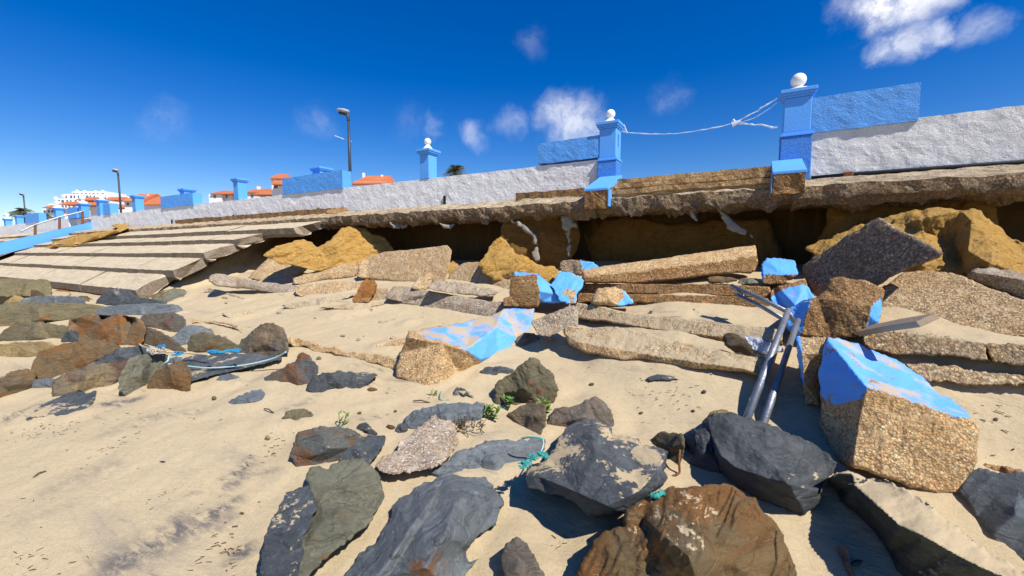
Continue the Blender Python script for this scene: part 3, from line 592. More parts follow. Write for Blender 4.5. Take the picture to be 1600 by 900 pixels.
def pillar(pxc, label, zcap_px, ball_px=None, zmould_px=None, foot=None, X=None, w=.27, y0=6.57, cap=.045, zb=.9, deep=False, dep=.27):
    xc = X if X is not None else xat(pxc, y0); x0, x1 = xc - w / 2, xc + w / 2; y1 = y0 + dep; yc = (y0 + y1) / 2
    if not foot: zb = ZTOP - .004; y0 = max(y0, 6.59)
    t = empty('gate_pillar' if ball_px else 'wall_pillar', (xc, yc, zb), label, 'pillar', 'blue painted pillars along the sea wall')
    def done(mb, nm, m, bv=.008, sm=False):
        o = mb.build(nm, m, t); o.location = -t.location
        if bv: bevel(o, bv, 2)
        return o
    zt = zat(pxc, zcap_px, y0)
    zm = zat(pxc, zmould_px, y0) if zmould_px else ZTOP
    if zmould_px:
        done(MB().box(x0 - .02, y0 - .02, zb, x1 + .02, y1, zm - .03), 'lower_pier', M['blue_deep'], .012)
        done(MB().box(x0 - .028, y0 - .03, zm - .03, x1 + .028, y1, zm - .005).box(x0 - .012, y0 - .014, zm - .005, x1 + .012, y1, zm + .02), 'moulding', M['blue_smooth'], .005)
        z0 = zm + .02
    else: z0 = zb
    done(MB().box(x0, y0, z0, x1, y1, zt - .10), 'shaft', M['blue_smooth'], .012)
    mb = MB().box(x0 - cap * .35, y0 - cap * .35, zt - .10, x1 + cap * .35, y1 + cap * .35, zt - .075).box(x0 - cap * .7, y0 - cap * .7, zt - .075, x1 + cap * .7, y1 + cap * .7, zt - .045).box(x0 - cap, y0 - cap, zt - .045, x1 + cap, y1 + cap, zt)
    done(mb, 'cap', M['blue_smooth'], .006)
    if ball_px:
        bc = zat(pxc, ball_px[0], y0 + .1); r = ball_px[1]; hb = zt + .001; hw = w / 2
        pr = [(hw * 1.0, hb), (hw * .95, hb + .02), (hw * .62, hb + (bc - r - hb) * .55), (r * .55, bc - r * .92), (r * .52, bc - r * .86)]
        for q in range(9):
            a = -1.02 + q * (1.57 + 1.02) / 8; pr.append((max(r * math.cos(a), .001), bc + r * math.sin(a)))
        f = MB().lathe(xc, yc, pr, 28).build('finial', M['white'], t, smooth=True); f.location = -t.location
    if foot:
        (fx0, fx1, fy), (ya, yb, yc_) = foot
        X0, X1 = PY(fx0, ya, fy).x, PY(fx1, ya, fy).x
        za = zat((fx0 + fx1) / 2, ya, y0 - .02); zb_ = zat((fx0 + fx1) / 2, yb, fy); zc_ = zat((fx0 + fx1) / 2, yc_, fy)
        v = [(X0, y0 - .021, za), (X1, y0 - .021, za), (X1, fy, zb_), (X0, fy, zb_)]
        v2 = [(X0, y0 - .021, za - .12), (X1, y0 - .021, za - .12), (X1, fy, zb_ - .035), (X0, fy, zb_ - .035)]
        done(MB().add(v + v2, [(0, 1, 2, 3), (7, 6, 5, 4), (0, 4, 5, 1), (1, 5, 6, 2), (2, 6, 7, 3), (3, 7, 4, 0)]), 'sloped_foot', M['blue_smooth'], .006)
        o = xprism('broken_foot', [(fy + .012, zb_ - .03), (fy + .03, zc_), (y0, zc_ - .02), (y0, za - .1)], X0 + .01, X1 - .01, M['agg_brown'], t, dx=.03, amp=.03, freq=8, ps=.035, seed=51 + fx0); o.location = -t.location
        z_ = zat(fx1, yc_, fy)
        if fx0 > 1000: done(MB().box(X0 - .006, fy + .02, zc_ + .02, X0 + .004, y0, zb_ - .02), 'side_skim', M['blue'], 0)
        if fx0 < 1000: done(MB().box(X1 - .004, fy + .02, zc_ + .02, X1 + .008, y0, zb_ - .02), 'side_skim', M['blue'], 0)
    return t
pillar(1232, 'large ball topped blue pillar at the left end of the right parapet', 141, (127, .088), 210, ((1208, 1262, 5.83), (249, 266, 303)), X=.418, w=.30)
pillar(950, 'middle ball topped blue pillar with a broken foot ending the long white parapet', 190, (178, .072), 248, ((912, 950, 5.83), (277, 294, 325)), X=-2.03, w=.27)
pillar(669, 'free standing ball topped blue pillar between the tall street lamp and the blue panels', 232, (221, .07), X=-5.75, w=.235, cap=.06)
pillar(371, 'plain flat topped blue pillar between the two long blue panels on the left', 278, X=xat(369), w=.24, cap=.05)
pillar(494, 'flat topped blue pillar standing behind the blue panel next to the tall street lamp', 261, X=xat(493, 6.8), w=.3, cap=.05, y0=6.84, dep=.3)
pillar(282, 'flat topped blue pillar behind the second blue panel left of centre', 295, X=xat(282, 6.8), w=.3, cap=.05, y0=6.84, dep=.3)
pillar(210, 'small flat topped blue pillar in front of the red roofed house on the left', 305, X=xat(208), w=.28, cap=.05)
pillar(154, 'ball topped blue pillar at the top right of the beach stairs', 312, (309, .08), X=xat(152), w=.33, cap=.05)
pillar(123, 'ball topped blue pillar at the top left of the beach stairs', 318, (311, .09), X=xat(123), w=.34, cap=.05)
pillar(83, 'ball topped blue pillar in front of the far palm tree on the left', 325, (318, .10), X=xat(83), w=.36, cap=.05)
pillar(21, 'flat topped blue pillar near the left edge under the distant street lamp', 337, X=xat(21), w=.36, cap=.05)
pillar(3, 'blue pillar cut by the left edge of the view', 342, (337, .10), X=xat(3), w=.36, cap=.05)
def panel(pxa, pxb, ytop, label, ybot=None, xa=None, xb=None, mat='blue_wall', amp=.012):
    xa = xat(pxa) if xa is None else xa; xb = xat(pxb) if xb is None else xb
    zt = zat(pxa, ytop, 6.6); zb = ZTOP - .01 if ybot is None else zat(pxa, ybot, 6.6)
    par = wr if pxa > 1200 else (w3 if pxa < 130 else wl_)
    o = xprism('blue_panel', [(6.578, zt), (6.575, zb), (6.83, zb), (6.83, zt)], xa, xb, M[mat], par, dx=.06, amp=amp, freq=8, ps=.05, seed=pxa); o.location = -par.location; o['label'] = label
panel(1255, 1425, 156, 'rough blue wall panel on the white parapet right of the large pillar', 210, xa=.57)
panel(841, 935, 225, 'rough blue wall panel on the white parapet left of the middle pillar', 257)
panel(443, 537, 279, 'rough blue wall panel beside the tall street lamp')
panel(251, 302, 308, 'long blue wall panel with sunlit right end below the hilltop houses', mat='blue_smooth')
panel(160, 171, 319, 'short blue wall panel right of the beach stairs', mat='blue_smooth')
panel(104, 118, 325, 'short blue wall panel left of the beach stairs', mat='blue_smooth')
panel(36, 58, 336, 'blue wall panel near the left edge below the palm tree', mat='blue_smooth')

# stair wall that runs down to the beach, with its handrail
def strip_x(name, X, top, bot, th, mat, label, cat):
    a = [PX(px, py, X) for px, py in top]; b = [PX(px, py, X) for px, py in bot]; n = len(a)
    v = a + b + [Vector((-th, 0, 0)) + q for q in a] + [Vector((-th, 0, 0)) + q for q in b]
    f = []
    for i in range(n - 1):
        f += [(i, i + 1, n + i + 1, n + i), (2 * n + i, 3 * n + i, 3 * n + i + 1, 2 * n + i + 1), (i, 2 * n + i, 2 * n + i + 1, i + 1), (n + i, n + i + 1, 3 * n + i + 1, 3 * n + i)]
    f += [(0, n, 3 * n, 2 * n), (n - 1, 3 * n - 1, 4 * n - 1, 2 * n - 1)]
    return tag(mobj(name, v, f, mat, loc=a[0]), label, cat)
strip_x('stair_wall', -23.3, [(149, 346), (60, 366), (0, 380), (-60, 393)], [(149, 362), (60, 384), (0, 398), (-60, 412)], .35, M['blue'], 'bright blue sloping side wall of the beach stairs at the far left', 'stair wall')
hr = empty('handrail', PX(93, 358, -23.4), 'thin metal handrail on the blue stair wall', 'handrail')
rp = [PX(px, py, -23.42) for px, py in [(33, 361), (55, 351), (93, 339), (131, 330)]]
o = MB().tube(rp, .03, 8).build('rail', M['steel'], hr); o.location = -hr.location
for (px, a, b) in [(55, 351, 371), (93, 339, 361), (129, 330, 352)]:
    o = MB().tube([PX(px, a, -23.42), PX(px, b, -23.42)], .04, 8).build('post', M['rustm'], hr); o.location = -hr.location
sw = relief('sand_heap', None, None, [(q[0], q[1], 's.02') for q in Z('J', [(250, 566), (330, 512), (480, 468), (620, 452), (740, 432), (690, 410), (740, 396), (800, 400), (810, 425), (750, 452), (620, 497), (470, 546), (380, 546), (300, 560)])], M['ochre'], tilt=60, B=.2, T=.5, Y=4.2, n=40, kind='structure', tmax=2.5, amp=.06, fac=0,
    inn=[(q[0], q[1], 's.22') for q in Z('J', [(340, 530), (450, 495), (600, 470), (720, 442)])])

# black pipe and rope barrier
yb = 6.56
pts = [Vector((x, yb, zat(1400, 267.5, yb) + .0 * x - (.012 if x < .9 else 0))) for x in (.60, 1, 2, 4, 9)]
bp = empty('black_pipe', pts[0], 'black plastic pipe lying along the foot of the right white parapet', 'pipe')
o = MB().tube(pts, .026, 10).build('tube', M['black'], bp, smooth=True); o.location = -bp.location
cx = xat(1323, yb); o = MB().box(cx - .05, yb - .035, pts[0].z - .045, cx + .05, yb + .02, pts[0].z + .045).build('clamp', M['rustm'], bp); o.location = -bp.location; bevel(o, .01)
a = PY(970, 205, 6.7); b = PY(1146, 192, 6.6); c = PY(1214, 153, 6.56); d = PY(1214, 200, 6.56)
mid = lambda p, q, s_, n=14: [p.lerp(q, k / n) - Vector((0, 0, s_ * 4 * (k / n) * (1 - k / n))) for k in range(n + 1)]
tp = empty('barrier_tape', b, 'twisted white and blue tape tied across the opening between the two ball topped pillars', 'tape')
jit = random.Random(3)
def tape(pts, r, nm='strand'):
    pts = [p + Vector((jit.uniform(-1, 1), jit.uniform(-1, 1), jit.uniform(-1, 1))) * r * .7 for p in pts]
    o = MB().tube(pts, [r * jit.uniform(.6, 1.5) for _ in pts], 6, flat=.4).build(nm, M['tape'], tp); o.location = -tp.location
tape(mid(a, b, .09, 24), .006); tape(mid(b, c, .02), .009); tape(mid(b, d, -.01), .010); tape(mid(b, PY(1214, 160, 6.56), .06), .004)
tape([a + Vector((.0, 0, .0)), PY(977, 203, 6.65), PY(974, 197, 6.65), PY(979, 208, 6.65)], .018, 'knot'); tape([PY(1143, 190, 6.6), PY(1150, 193, 6.6), PY(1160, 190, 6.6), PY(1146, 194, 6.6)], .024, 'knot')

# ================================================================== LAMPS, PALMS, TOWN
def lamp(px, ytop, t, label, group='street lamps on the promenade'):
    b = P(px, 330, t); z1 = P(px, ytop, t).z; L = z1 - .9
    o = empty('street_lamp', (b.x, b.y, .9), label, 'street lamp', group)
    MB().tube([(0, 0, 0), (0, 0, L * .55), (0, 0, L - .22)], [.055, .045, .038], 12).build('pole', M['dark_metal'], o, smooth=True)
    d = -RT * .95 + FH * .1
    pts = smoothpts([Vector((0, 0, L - .24)), Vector((0, 0, L - .1)) + d * .02, Vector((0, 0, L - .04)) + d * .12, Vector((0, 0, L)) + d * .3], 4)
    MB().tube(pts, .045, 8).build('arm', M['dark_metal'], o, smooth=True)
    v = []; n = 14
    hd = MB(); c = Vector((0, 0, L)) + d * .26; s_ = Vector((-d.y, d.x, 0)).normalized()
    rings = [(0, .02, 0), (.1, .9, .03), (.4, 1.2, .045), (.75, .9, .03), (1, .1, 0)]
    for (u, w, _) in rings:
        for j in range(n):
            a_ = 2 * math.pi * j / n; v.append(Vector((0, 0, L + .02)) + d * (-.05 + u * .46) + s_ * math.cos(a_) * .085 * w + Vector((0, 0, 1)) * math.sin(a_) * .055 * w + Vector((0, 0, .09 * u)))
    f = [(i * n + j, i * n + (j + 1) % n, (i + 1) * n + (j + 1) % n, (i + 1) * n + j) for i in range(4) for j in range(n)] + [list(range(n))[::-1], [4 * n + j for j in range(n)]]
    hd.add(v, f).build('lamp_head', M['lamp_grey'], o, smooth=True)
    return o
L1 = lamp(549, 180, 13.0, 'tallest street lamp, dark pole rising beside the rough blue panel')
w = empty('loose_wire', P(549, 220, 13.0), 'short pale wire end sticking out from the pole of the tallest street lamp', 'wire')
o = MB().tube([P(549, 221, 13), P(536, 217, 13), P(523, 212, 13)], .012, 5).build('strand', M['tape'], w); o.location = -w.location
lamp(189, 268, 22.5, 'middle distance street lamp in front of the white apartment building')
lamp(39, 304, 31.5, 'small far street lamp near the left edge above a palm tree')
def palm(px, ycen, t, rad, label, dead=False, seed=1):
    rg = random.Random(seed); c = P(px, ycen, t); o = empty('palm_tree', (c.x, c.y, .9), label, 'palm tree', 'palm trees behind the sea wall')
    H = c.z - .9
    MB().tube([(0, 0, 0), (.05, 0, H * .5), (0, 0, H - .1 * rad)], [.16 * rad, .13 * rad, .17 * rad], 10).build('trunk', M['trunk'], o)
    mb = MB()
    for k in range(46):
        az = rg.uniform(0, 2 * math.pi); el = rg.uniform(-.3, 1.25); L = rad * rg.uniform(.75, 1.1); dirh = Vector((math.cos(az), math.sin(az), 0)); sd_ = Vector((-math.sin(az), math.cos(az), 0))
        spine = []
        for q in range(7):
            u = q / 6; spine.append(Vector((0, 0, H)) + dirh * L * u * math.cos(el) + Vector((0, 0, L * (u * math.sin(el) - .55 * u * u))))
        for q in range(6):
            p0, p1 = spine[q], spine[q + 1]
            for m in range(3):
                b0 = p0.lerp(p1, m / 3)
                for sgn in (-1, 1):
                    ll = L * .32 * (1 - abs(q + m / 3 - 2.5) / 5.5); tip = b0 + (sd_ * sgn * .75 + (p1 - p0).normalized() * .6 + Vector((0, 0, -.25))) * ll; wv = (p1 - p0).normalized() * .018 * rad
                    mb.add([b0 - wv, b0 + wv, tip], [(0, 1, 2)])
        mb.tube(spine, .018 * rad, 4)
    mb.build('crown', M['palm'], o)
palm(712, 267, 24, .85, 'palm tree crown just showing over the wall beside the free standing ball topped pillar', seed=2)
palm(34, 332, 44, 1.25, 'palm tree below the far street lamp near the left edge', seed=3)
palm(68, 340, 46, 1.2, 'palm tree left of the apartment building among the blue pillars', seed=4)
palm(92, 343, 50, 1.0, 'low palm tree in front of the white apartment building', seed=5)

def house(name, label, t0, boxes, roofs=(), wins=(), cat='building', extra=()):
    """boxes in real metres from pixel spans at a distance t0; own frame: x right, y away, z up"""
    o0 = P(boxes[0][0], 330, t0); o = empty(name, (o0.x, o0.y, .9), label, cat)
    o.rotation_euler = (0, 0, YAW)
    inv = Matrix.Rotation(-YAW, 3, 'Z')
    def loc(px, py, dt=0):
        v = P(px, py, t0 + dt) - Vector((o0.x, o0.y, .9)); return inv @ v
    mb = MB()
    for (xa, xb, yt, dn, dp) in boxes:
        a = loc(xa, yt, dn); b = loc(xb, yt, dn); z = max(a.z, b.z); mb.box(a.x, a.y, 0, b.x, a.y + dp, z)
    mb.build('wall', M['house'], o)
    for (xa, xb, ye, yr, dn, dp, hip) in roofs:
        a = loc(xa, ye, dn); b = loc(xb, ye, dn); rz = loc((xa + xb) / 2, yr, dn + dp / 2).z; h = (b.x - a.x) * hip
        v = [(a.x, a.y, a.z), (b.x, a.y, a.z), (b.x, a.y + dp, a.z), (a.x, a.y + dp, a.z), (a.x + h, a.y + dp / 2, rz), (b.x - h, a.y + dp / 2, rz)]
        v += [(x, y, z - .12) for x, y, z in v[:4]]
        MB().add(v, [(0, 1, 5, 4), (1, 2, 5), (2, 3, 4, 5), (3, 0, 4), (0, 6, 7, 1), (1, 7, 8, 2), (2, 8, 9, 3), (3, 9, 6, 0), (6, 9, 8, 7)]).build('roof', M['tile'], o)
    for (xa, xb, ya, yb_, dn) in wins:
        a = loc(xa, ya, dn); b = loc(xb, yb_, dn); MB().box(a.x, a.y - .05, b.z, b.x, a.y + .2, a.z).build('window', M['window'], o)
    for (xa, xb, ya, yb_, dn) in extra:
        a = loc(xa, ya, dn); b = loc(xb, yb_, dn); MB().box(a.x, a.y, b.z, b.x, a.y + (b.x - a.x), a.z).build('chimney', M['house'], o)
rw = random.Random(9)
bx_ = [(66, 104, 326, 0, 6), (76, 120, 318, 4, 6), (88, 150, 310, 8, 6), (100, 172, 303, 12, 6), (112, 164, 299, 15, 6), (150, 190, 306, 9, 6), (140, 196, 317, 3, 6)]
wn_ = []
for (xa, xb, yt, dn, dp) in bx_:
    x = xa + 2
    while x < xb - 4:
        wn_.append((x, x + rw.choice([2, 2.6, 3.4]), yt + 2.6, yt + 6.2, dn)); x += rw.uniform(5, 8)
ex_ = [(x, x + 2.4, 299 - rw.uniform(1, 3), 301, 16) for x in (118, 130, 147, 158)] + [(84, 87, 307, 312, 9), (96, 99, 304, 308, 10)]
house('apartment_building', 'stepped white apartment building with terracotta roof strips on the left skyline', 92, bx_,
      [(93, 118, 319, 315, -1.2, 3, .05), (118, 146, 312, 308, 5, 3, .05), (124, 152, 320, 316, 1, 3, .05), (163, 190, 312, 308, 5.5, 3, .05), (66, 82, 324, 321, -1, 3, .1), (168, 196, 324, 320, -.5, 3, .05)], wn_, extra=ex_)
house('house', 'house with a broad terracotta roof directly right of the apartment building', 70, [(194, 219, 312, 0, 8), (218, 250, 320, 0, 8)],
      [(190, 220, 314, 303, -.5, 7, .02), (216, 252, 319, 307, -.5, 7, .12)], [(198, 201, 317, 321, 0)], extra=[(229, 232, 304, 309, 2)])
house('house', 'low white house with terracotta eaves between the flat topped pillar and the blue panel', 60, [(326, 346, 303, 0, 6), (344, 362, 301, 1, 6), (378, 440, 302, 0, 8)],
      [(328, 362, 302, 298, -.3, 5, .05), (380, 418, 300, 295, -.3, 6, .08), (395, 442, 303, 300, -2, 3, .03)], [(334, 337, 305, 309, 0), (352, 355, 304, 309, 1), (392, 396, 304, 308, 0)], extra=[(401, 405, 291, 298, 2)])
house('house_tower', 'narrow house tower with a small terracotta cap left of the blue panel', 55, [(424, 442, 280, 0, 1.8)], [(421, 447, 278, 272, -.3, 2.4, .18), (424, 446, 287, 282, -1, 1.0, .05)], [(428, 433, 289, 294, 0)])
house('house', 'bright orange tiled hip roof house with two chimneys right of the tallest street lamp', 50, [(553, 604, 284, 0, 6)], [(548, 608, 286, 275, -.5, 7, .18)], [], extra=[(566, 569.5, 270, 280, 3), (595, 598, 273, 280, 2.5)])

# ================================================================== SAND BANKS UNDER THE SHELF
def bank(out, Y, **k):
    a = dict(tilt=45, B=.22, T=.6, amp=.06, n=56, freq=5, kind='structure', fac=6, jag=.025, ledge=.045); a.update(k)
    return relief('sand_bank', None, None, out, M['ochre'], Y=Y, **a)
bank(Z('K', [(440, 280), (520, 225), (600, 200), (690, 168), (740, 190), (790, 225), (840, 200), (930, 110), (1010, 88), (1080, 100), (1120, 140), (1200, 160), (1240, 200), (1275, 260), (1200, 330), (1000, 370), (760, 370), (560, 330)]), 5.5, seed=2, tilt=36)
bank(Z('L', [(600, 330), (660, 240), (690, 180), (725, 162), (770, 185), (830, 260), (900, 285), (960, 330), (1040, 340), (1090, 370), (1100, 400), (1060, 470), (900, 470), (700, 430), (610, 380)]), 5.42, seed=3, tilt=36)
bank(Z('L', [(370, 400), (390, 330), (430, 312), (480, 345), (520, 400), (450, 430)]), 5.75, seed=4, n=20, B=.1)
bank(Z('N', [(240, 240), (310, 190), (430, 140), (560, 90), (640, 78), (760, 40), (820, 5), (1000, -10), (1200, -10), (1340, -12), (1380, 30), (1440, 100), (1500, 150), (1560, 200), (1640, 215), (1680, 420), (1250, 430), (900, 400), (500, 330), (300, 300)]), 5.0, seed=5, tilt=38, n=100, B=.26, T=.9, amp=.10, freq=4.2, fac=7,
     inn=Z('N', [(850, 80, .05), (1000, 40, -.12), (1150, 200, .12), (1270, 60, -.1), (1400, 180, -.1), (1250, 250, -.12), (1050, 150, .1), (1400, 330, -.15)]))
# compacted earth left standing under the shelf, shade put into its colour
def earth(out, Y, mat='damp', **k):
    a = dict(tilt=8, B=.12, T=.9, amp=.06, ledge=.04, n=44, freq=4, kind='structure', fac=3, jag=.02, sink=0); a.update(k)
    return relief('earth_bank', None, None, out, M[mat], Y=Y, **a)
earth(Z('X', [(1290, 318), (1290, 345), (1262, 420), (1500, 420), (1565, 400), (1560, 345), (1548, 300), (1400, 302)]), 6.35, seed=6, mat='shade_ochre')
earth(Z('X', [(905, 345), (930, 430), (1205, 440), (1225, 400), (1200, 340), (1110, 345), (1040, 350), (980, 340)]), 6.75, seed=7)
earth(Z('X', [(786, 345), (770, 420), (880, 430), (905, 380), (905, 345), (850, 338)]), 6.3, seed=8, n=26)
def cloth(out, Y, label, seed=1, **k):
    a = dict(tilt=5, B=.03, T=.03, amp=.02, n=20, freq=9, sink=0, fac=2, jag=.03, rnd=1); a.update(k)
    return relief('torn_geotextile', label, 'torn fabric', out, M['fabric'], Y=Y, seed=seed, group='torn fabric under the shelf', **a)
cloth(Z('L', [(780, 50), (830, 60), (900, 95), (930, 120), (960, 150), (965, 240), (975, 300), (960, 340), (935, 300), (920, 260), (940, 230), (935, 160), (860, 110)]), 6.0, 'grey fabric strip hanging to the lit sand bank below the left shelf', 2)
cloth(Z('L', [(1100, 20), (1170, 15), (1180, 60), (1220, 105), (1175, 95), (1160, 160), (1170, 240), (1140, 300), (1150, 230), (1135, 130), (1110, 70)]), 6.0, 'long thin grey fabric strip hanging right of the wider one near the middle pillar', 3)
cloth(Z('X', [(1120, 325), (1133, 330), (1142, 345), (1165, 356), (1180, 372), (1160, 366), (1140, 360), (1130, 345)]), 6.05, 'pale crumpled fabric piece hanging under the entrance opening', 4)
cloth(Z('X', [(1075, 322), (1084, 330), (1090, 346), (1080, 340)]), 6.05, 'smallest fabric scrap under the entrance opening', 5, n=12)
cloth(Z('X', [(600, 344), (612, 348), (630, 350), (640, 346), (636, 356), (616, 357)]), 5.95, 'ragged mortar scrap hanging from the left shelf edge', 6, n=12)
cloth(Z('X', [(684, 348), (700, 352), (712, 348), (704, 358), (694, 357)]), 5.95, 'small ragged scrap hanging from the shelf above the big tilted slab', 7, n=12)

# ================================================================== BROKEN CONCRETE
def con(name, label, out, mat, group=None, cat=None, **k):
    a = dict(tilt=45, B=.03, T=.18, amp=.014, k=.18, n=34, fac=2, freq=7, jag=.010, rnd=0, sink=.01, chains=[tuple(range(len(k.get('inn', ()))))], conform='Y' not in k and 'flat' not in k, ledge=.008); a.update(k)
    return relief(name, label, cat or 'concrete ' + name.split('_')[-1], out, M[mat] if isinstance(mat, str) else [M[m] for m in mat], group=group, **a)
con('broken_slab', 'triangular pebble concrete slab leaning beside the broken ends of the steps', Z('K', [(350, 415), (430, 335), (505, 270), (560, 278), (640, 305), (690, 335), (740, 345), (700, 380), (625, 415), (560, 450), (440, 440)]), 'agg', Y=4.9, tilt=58, T=.1, seed=11, conform=True)
con('broken_block', 'squared concrete bar lying between the triangular slab and the big tilted slab', Z('K', [(625, 420), (700, 395), (850, 352), (1000, 318), (1045, 350), (1035, 385), (1015, 410), (900, 425), (830, 428), (700, 458), (640, 458)]), 'agg', Y=4.9, tilt=35, seed=12, conform=True,
    inn=Z('K', [(640, 428, -.02), (840, 385, -.06), (1030, 352, -.06)]))
con('big_slab', 'big pale tilted pebble slab standing under the dark left hollow', Z('X', [(558, 434), (561, 410), (575, 402), (600, 394), (650, 389), (699, 383), (706, 391), (702, 415), (696, 440), (640, 442)]), 'agg', Y=5.0, tilt=38, T=.14, seed=13, jag=.006, conform=True, n=40,
    )
con('broken_slab', 'wide flat pebble slab behind the two long cracked beams left of the blue fragments', Z('L', [(395, 440), (410, 390), (445, 355), (485, 330), (520, 318), (620, 320), (720, 338), (812, 362), (805, 440), (790, 505), (700, 480), (600, 460), (500, 450)]), 'agg', Y=5.0, tilt=50, T=.12, seed=14, jag=.006, conform=True, n=38)
con('broken_beam', 'long bowed concrete beam touching the broken corner of the lowest steps', Z('K', [(105, 400), (150, 388), (240, 405), (350, 425), (500, 450), (640, 462), (700, 470), (690, 500), (670, 532), (600, 525), (480, 508), (360, 490), (250, 478), (150, 470), (105, 440)]), 'grey_conc', Y=4.35, tilt=42, k=.18, seed=15, conform=True,
    inn=Z('K', [(150, 425, -.03), (350, 455, -.03), (600, 495, -.03)]))
con('broken_beam', 'rough beam piece between the bowed beam and the upright rusty stone', Z('K', [(640, 470), (760, 455), (900, 440), (1060, 450), (1075, 480), (1000, 500), (900, 520), (780, 535), (670, 535), (650, 510)]), 'agg', Y=4.3, tilt=48, k=.18, seed=16, conform=True)
con('broken_bar', 'low pale bar with dark square end just below the bowed beam', Z('K', [(558, 590), (620, 575), (700, 562), (860, 528), (1010, 503), (1025, 512), (960, 545), (900, 570), (800, 590), (715, 605), (620, 612)]), 'grey_sand', tilt=50, T=.12, sink=0, seed=17, inn=Z('K', [(708, 568, -.03), (712, 603, -.02)]))
con('flat_fragment', 'flat broken slab corner sticking from sand below the upright rusty stone', Z('K', [(790, 602), (900, 590), (1010, 575), (1180, 570), (1215, 572), (1120, 600), (1050, 640), (980, 650), (900, 662), (960, 640), (1020, 620), (900, 612)]), 'agg_sand', tilt=62, T=.1, sink=0, seed=18)
con('flat_fragment', 'thin half buried concrete strip with dark tip in the open sand', Z('K', [(186, 640), (225, 630), (250, 634), (330, 622), (480, 606), (540, 606), (400, 640), (270, 668), (230, 668)]), 'agg_sand', tilt=60, T=.08, sink=0, seed=19)
con('flat_fragment', 'thin half buried crust edge right below the broken steps', Z('K', [(70, 490), (110, 478), (200, 500), (330, 545), (300, 549), (180, 525), (110, 512)]), 'grey_sand', tilt=60, T=.08, sink=0, seed=20)
con('broken_beam', 'longest cracked grey beam lying level left of the blue fragments', Z('L', [(8, 545), (30, 500), (60, 468), (130, 472), (210, 492), (330, 505), (440, 528), (600, 550), (740, 572), (765, 600), (700, 640), (640, 662), (560, 655), (420, 635), (210, 592), (90, 568)]), 'grey_conc', Y=4.15, tilt=45, k=.18, n=44, seed=21, conform=True,
    inn=Z('L', [(60, 520, -.04), (215, 530, -.05), (210, 545, .02), (450, 580, -.05), (640, 610, -.04)]))
con('broken_beam', 'short grey beam resting above the longest cracked beam', Z('L', [(275, 480), (300, 440), (330, 428), (450, 445), (520, 450), (600, 475), (700, 490), (712, 508), (690, 525), (620, 537), (520, 522), (420, 515), (330, 500)]), 'grey_conc', Y=4.55, tilt=42, k=.2, seed=22)
con('concrete_wedge', 'small pointed concrete wedge leaning on the short grey beam', Z('L', [(168, 480), (190, 450), (212, 418), (260, 395), (300, 376), (306, 400), (300, 440), (290, 470), (262, 492), (210, 490)]), 'agg', Y=4.5, tilt=35, seed=23, n=22)
con('broken_slab', 'small rough slab piece between the rusty upright stone and the longest beam', Z('K', [(1110, 490), (1150, 478), (1225, 480), (1232, 520), (1220, 562), (1130, 570), (1105, 540)]), 'agg_sand', Y=4.2, tilt=40, seed=24, conform=True, n=20)
relief('rusty_stone', 'upright rusty brown stone wedged between the concrete beams', 'stone', Z('K', [(1000, 570), (1015, 530), (1040, 490), (1060, 450), (1088, 427), (1130, 424), (1156, 445), (1158, 470), (1140, 520), (1105, 568), (1040, 572)]), M['orange'], Y=4.15, tilt=30, B=.08, T=.12, n=26, seed=25)

# blue painted fragments near the middle
con('painted_block', 'broken block with a dark rough end and blue right side near the middle', Z('L', [(790, 450), (800, 385), (850, 380), (955, 388), (1000, 420), (1045, 458), (1090, 520), (1120, 578), (975, 568), (965, 602), (860, 598), (750, 592), (745, 545), (782, 530)]), ['agg_brown', 'blue'], Y=4.35, tilt=22, T=.3, n=46, seed=26,
    inn=Z('L', [(820, 402, -.03), (955, 398, -.10), (972, 500, -.12), (962, 590, -.10)]), paint=[Z('L', [(953, 380), (1060, 450), (1130, 590), (973, 575), (975, 500)]), Z('L', [(795, 375), (960, 378), (955, 396), (820, 400)])])
con('painted_block', 'blue painted wedge block with a bare white spot near the middle', Z('L', [(1040, 462), (1070, 425), (1100, 378), (1150, 382), (1190, 392), (1252, 430), (1240, 480), (1205, 520), (1200, 578), (1150, 576), (1100, 560)]), ['agg', 'blue'], Y=4.4, tilt=40, T=.3, n=40, seed=27,
    paint=[Z('L', [(1000, 460), (1100, 360), (1260, 420), (1250, 490), (1210, 540), (1205, 590), (1195, 590), (1195, 500), (1150, 480), (1110, 510), (1160, 540), (1165, 590), (1000, 590)])])
con('painted_block', 'small dark block with blue top in the hollow by the thick leaning beam', Z('L', [(1098, 350), (1105, 322), (1125, 308), (1180, 303), (1235, 305), (1310, 322), (1345, 345), (1300, 365), (1250, 370), (1245, 400), (1180, 405), (1120, 390)]), ['agg_dark', 'blue'], Y=5.1, tilt=28, T=.3, n=34, seed=28,
    inn=Z('L', [(1232, 312, -.08), (1244, 395, -.08)]), paint=[Z('L', [(1230, 298), (1320, 318), (1360, 350), (1250, 375), (1240, 340)])])
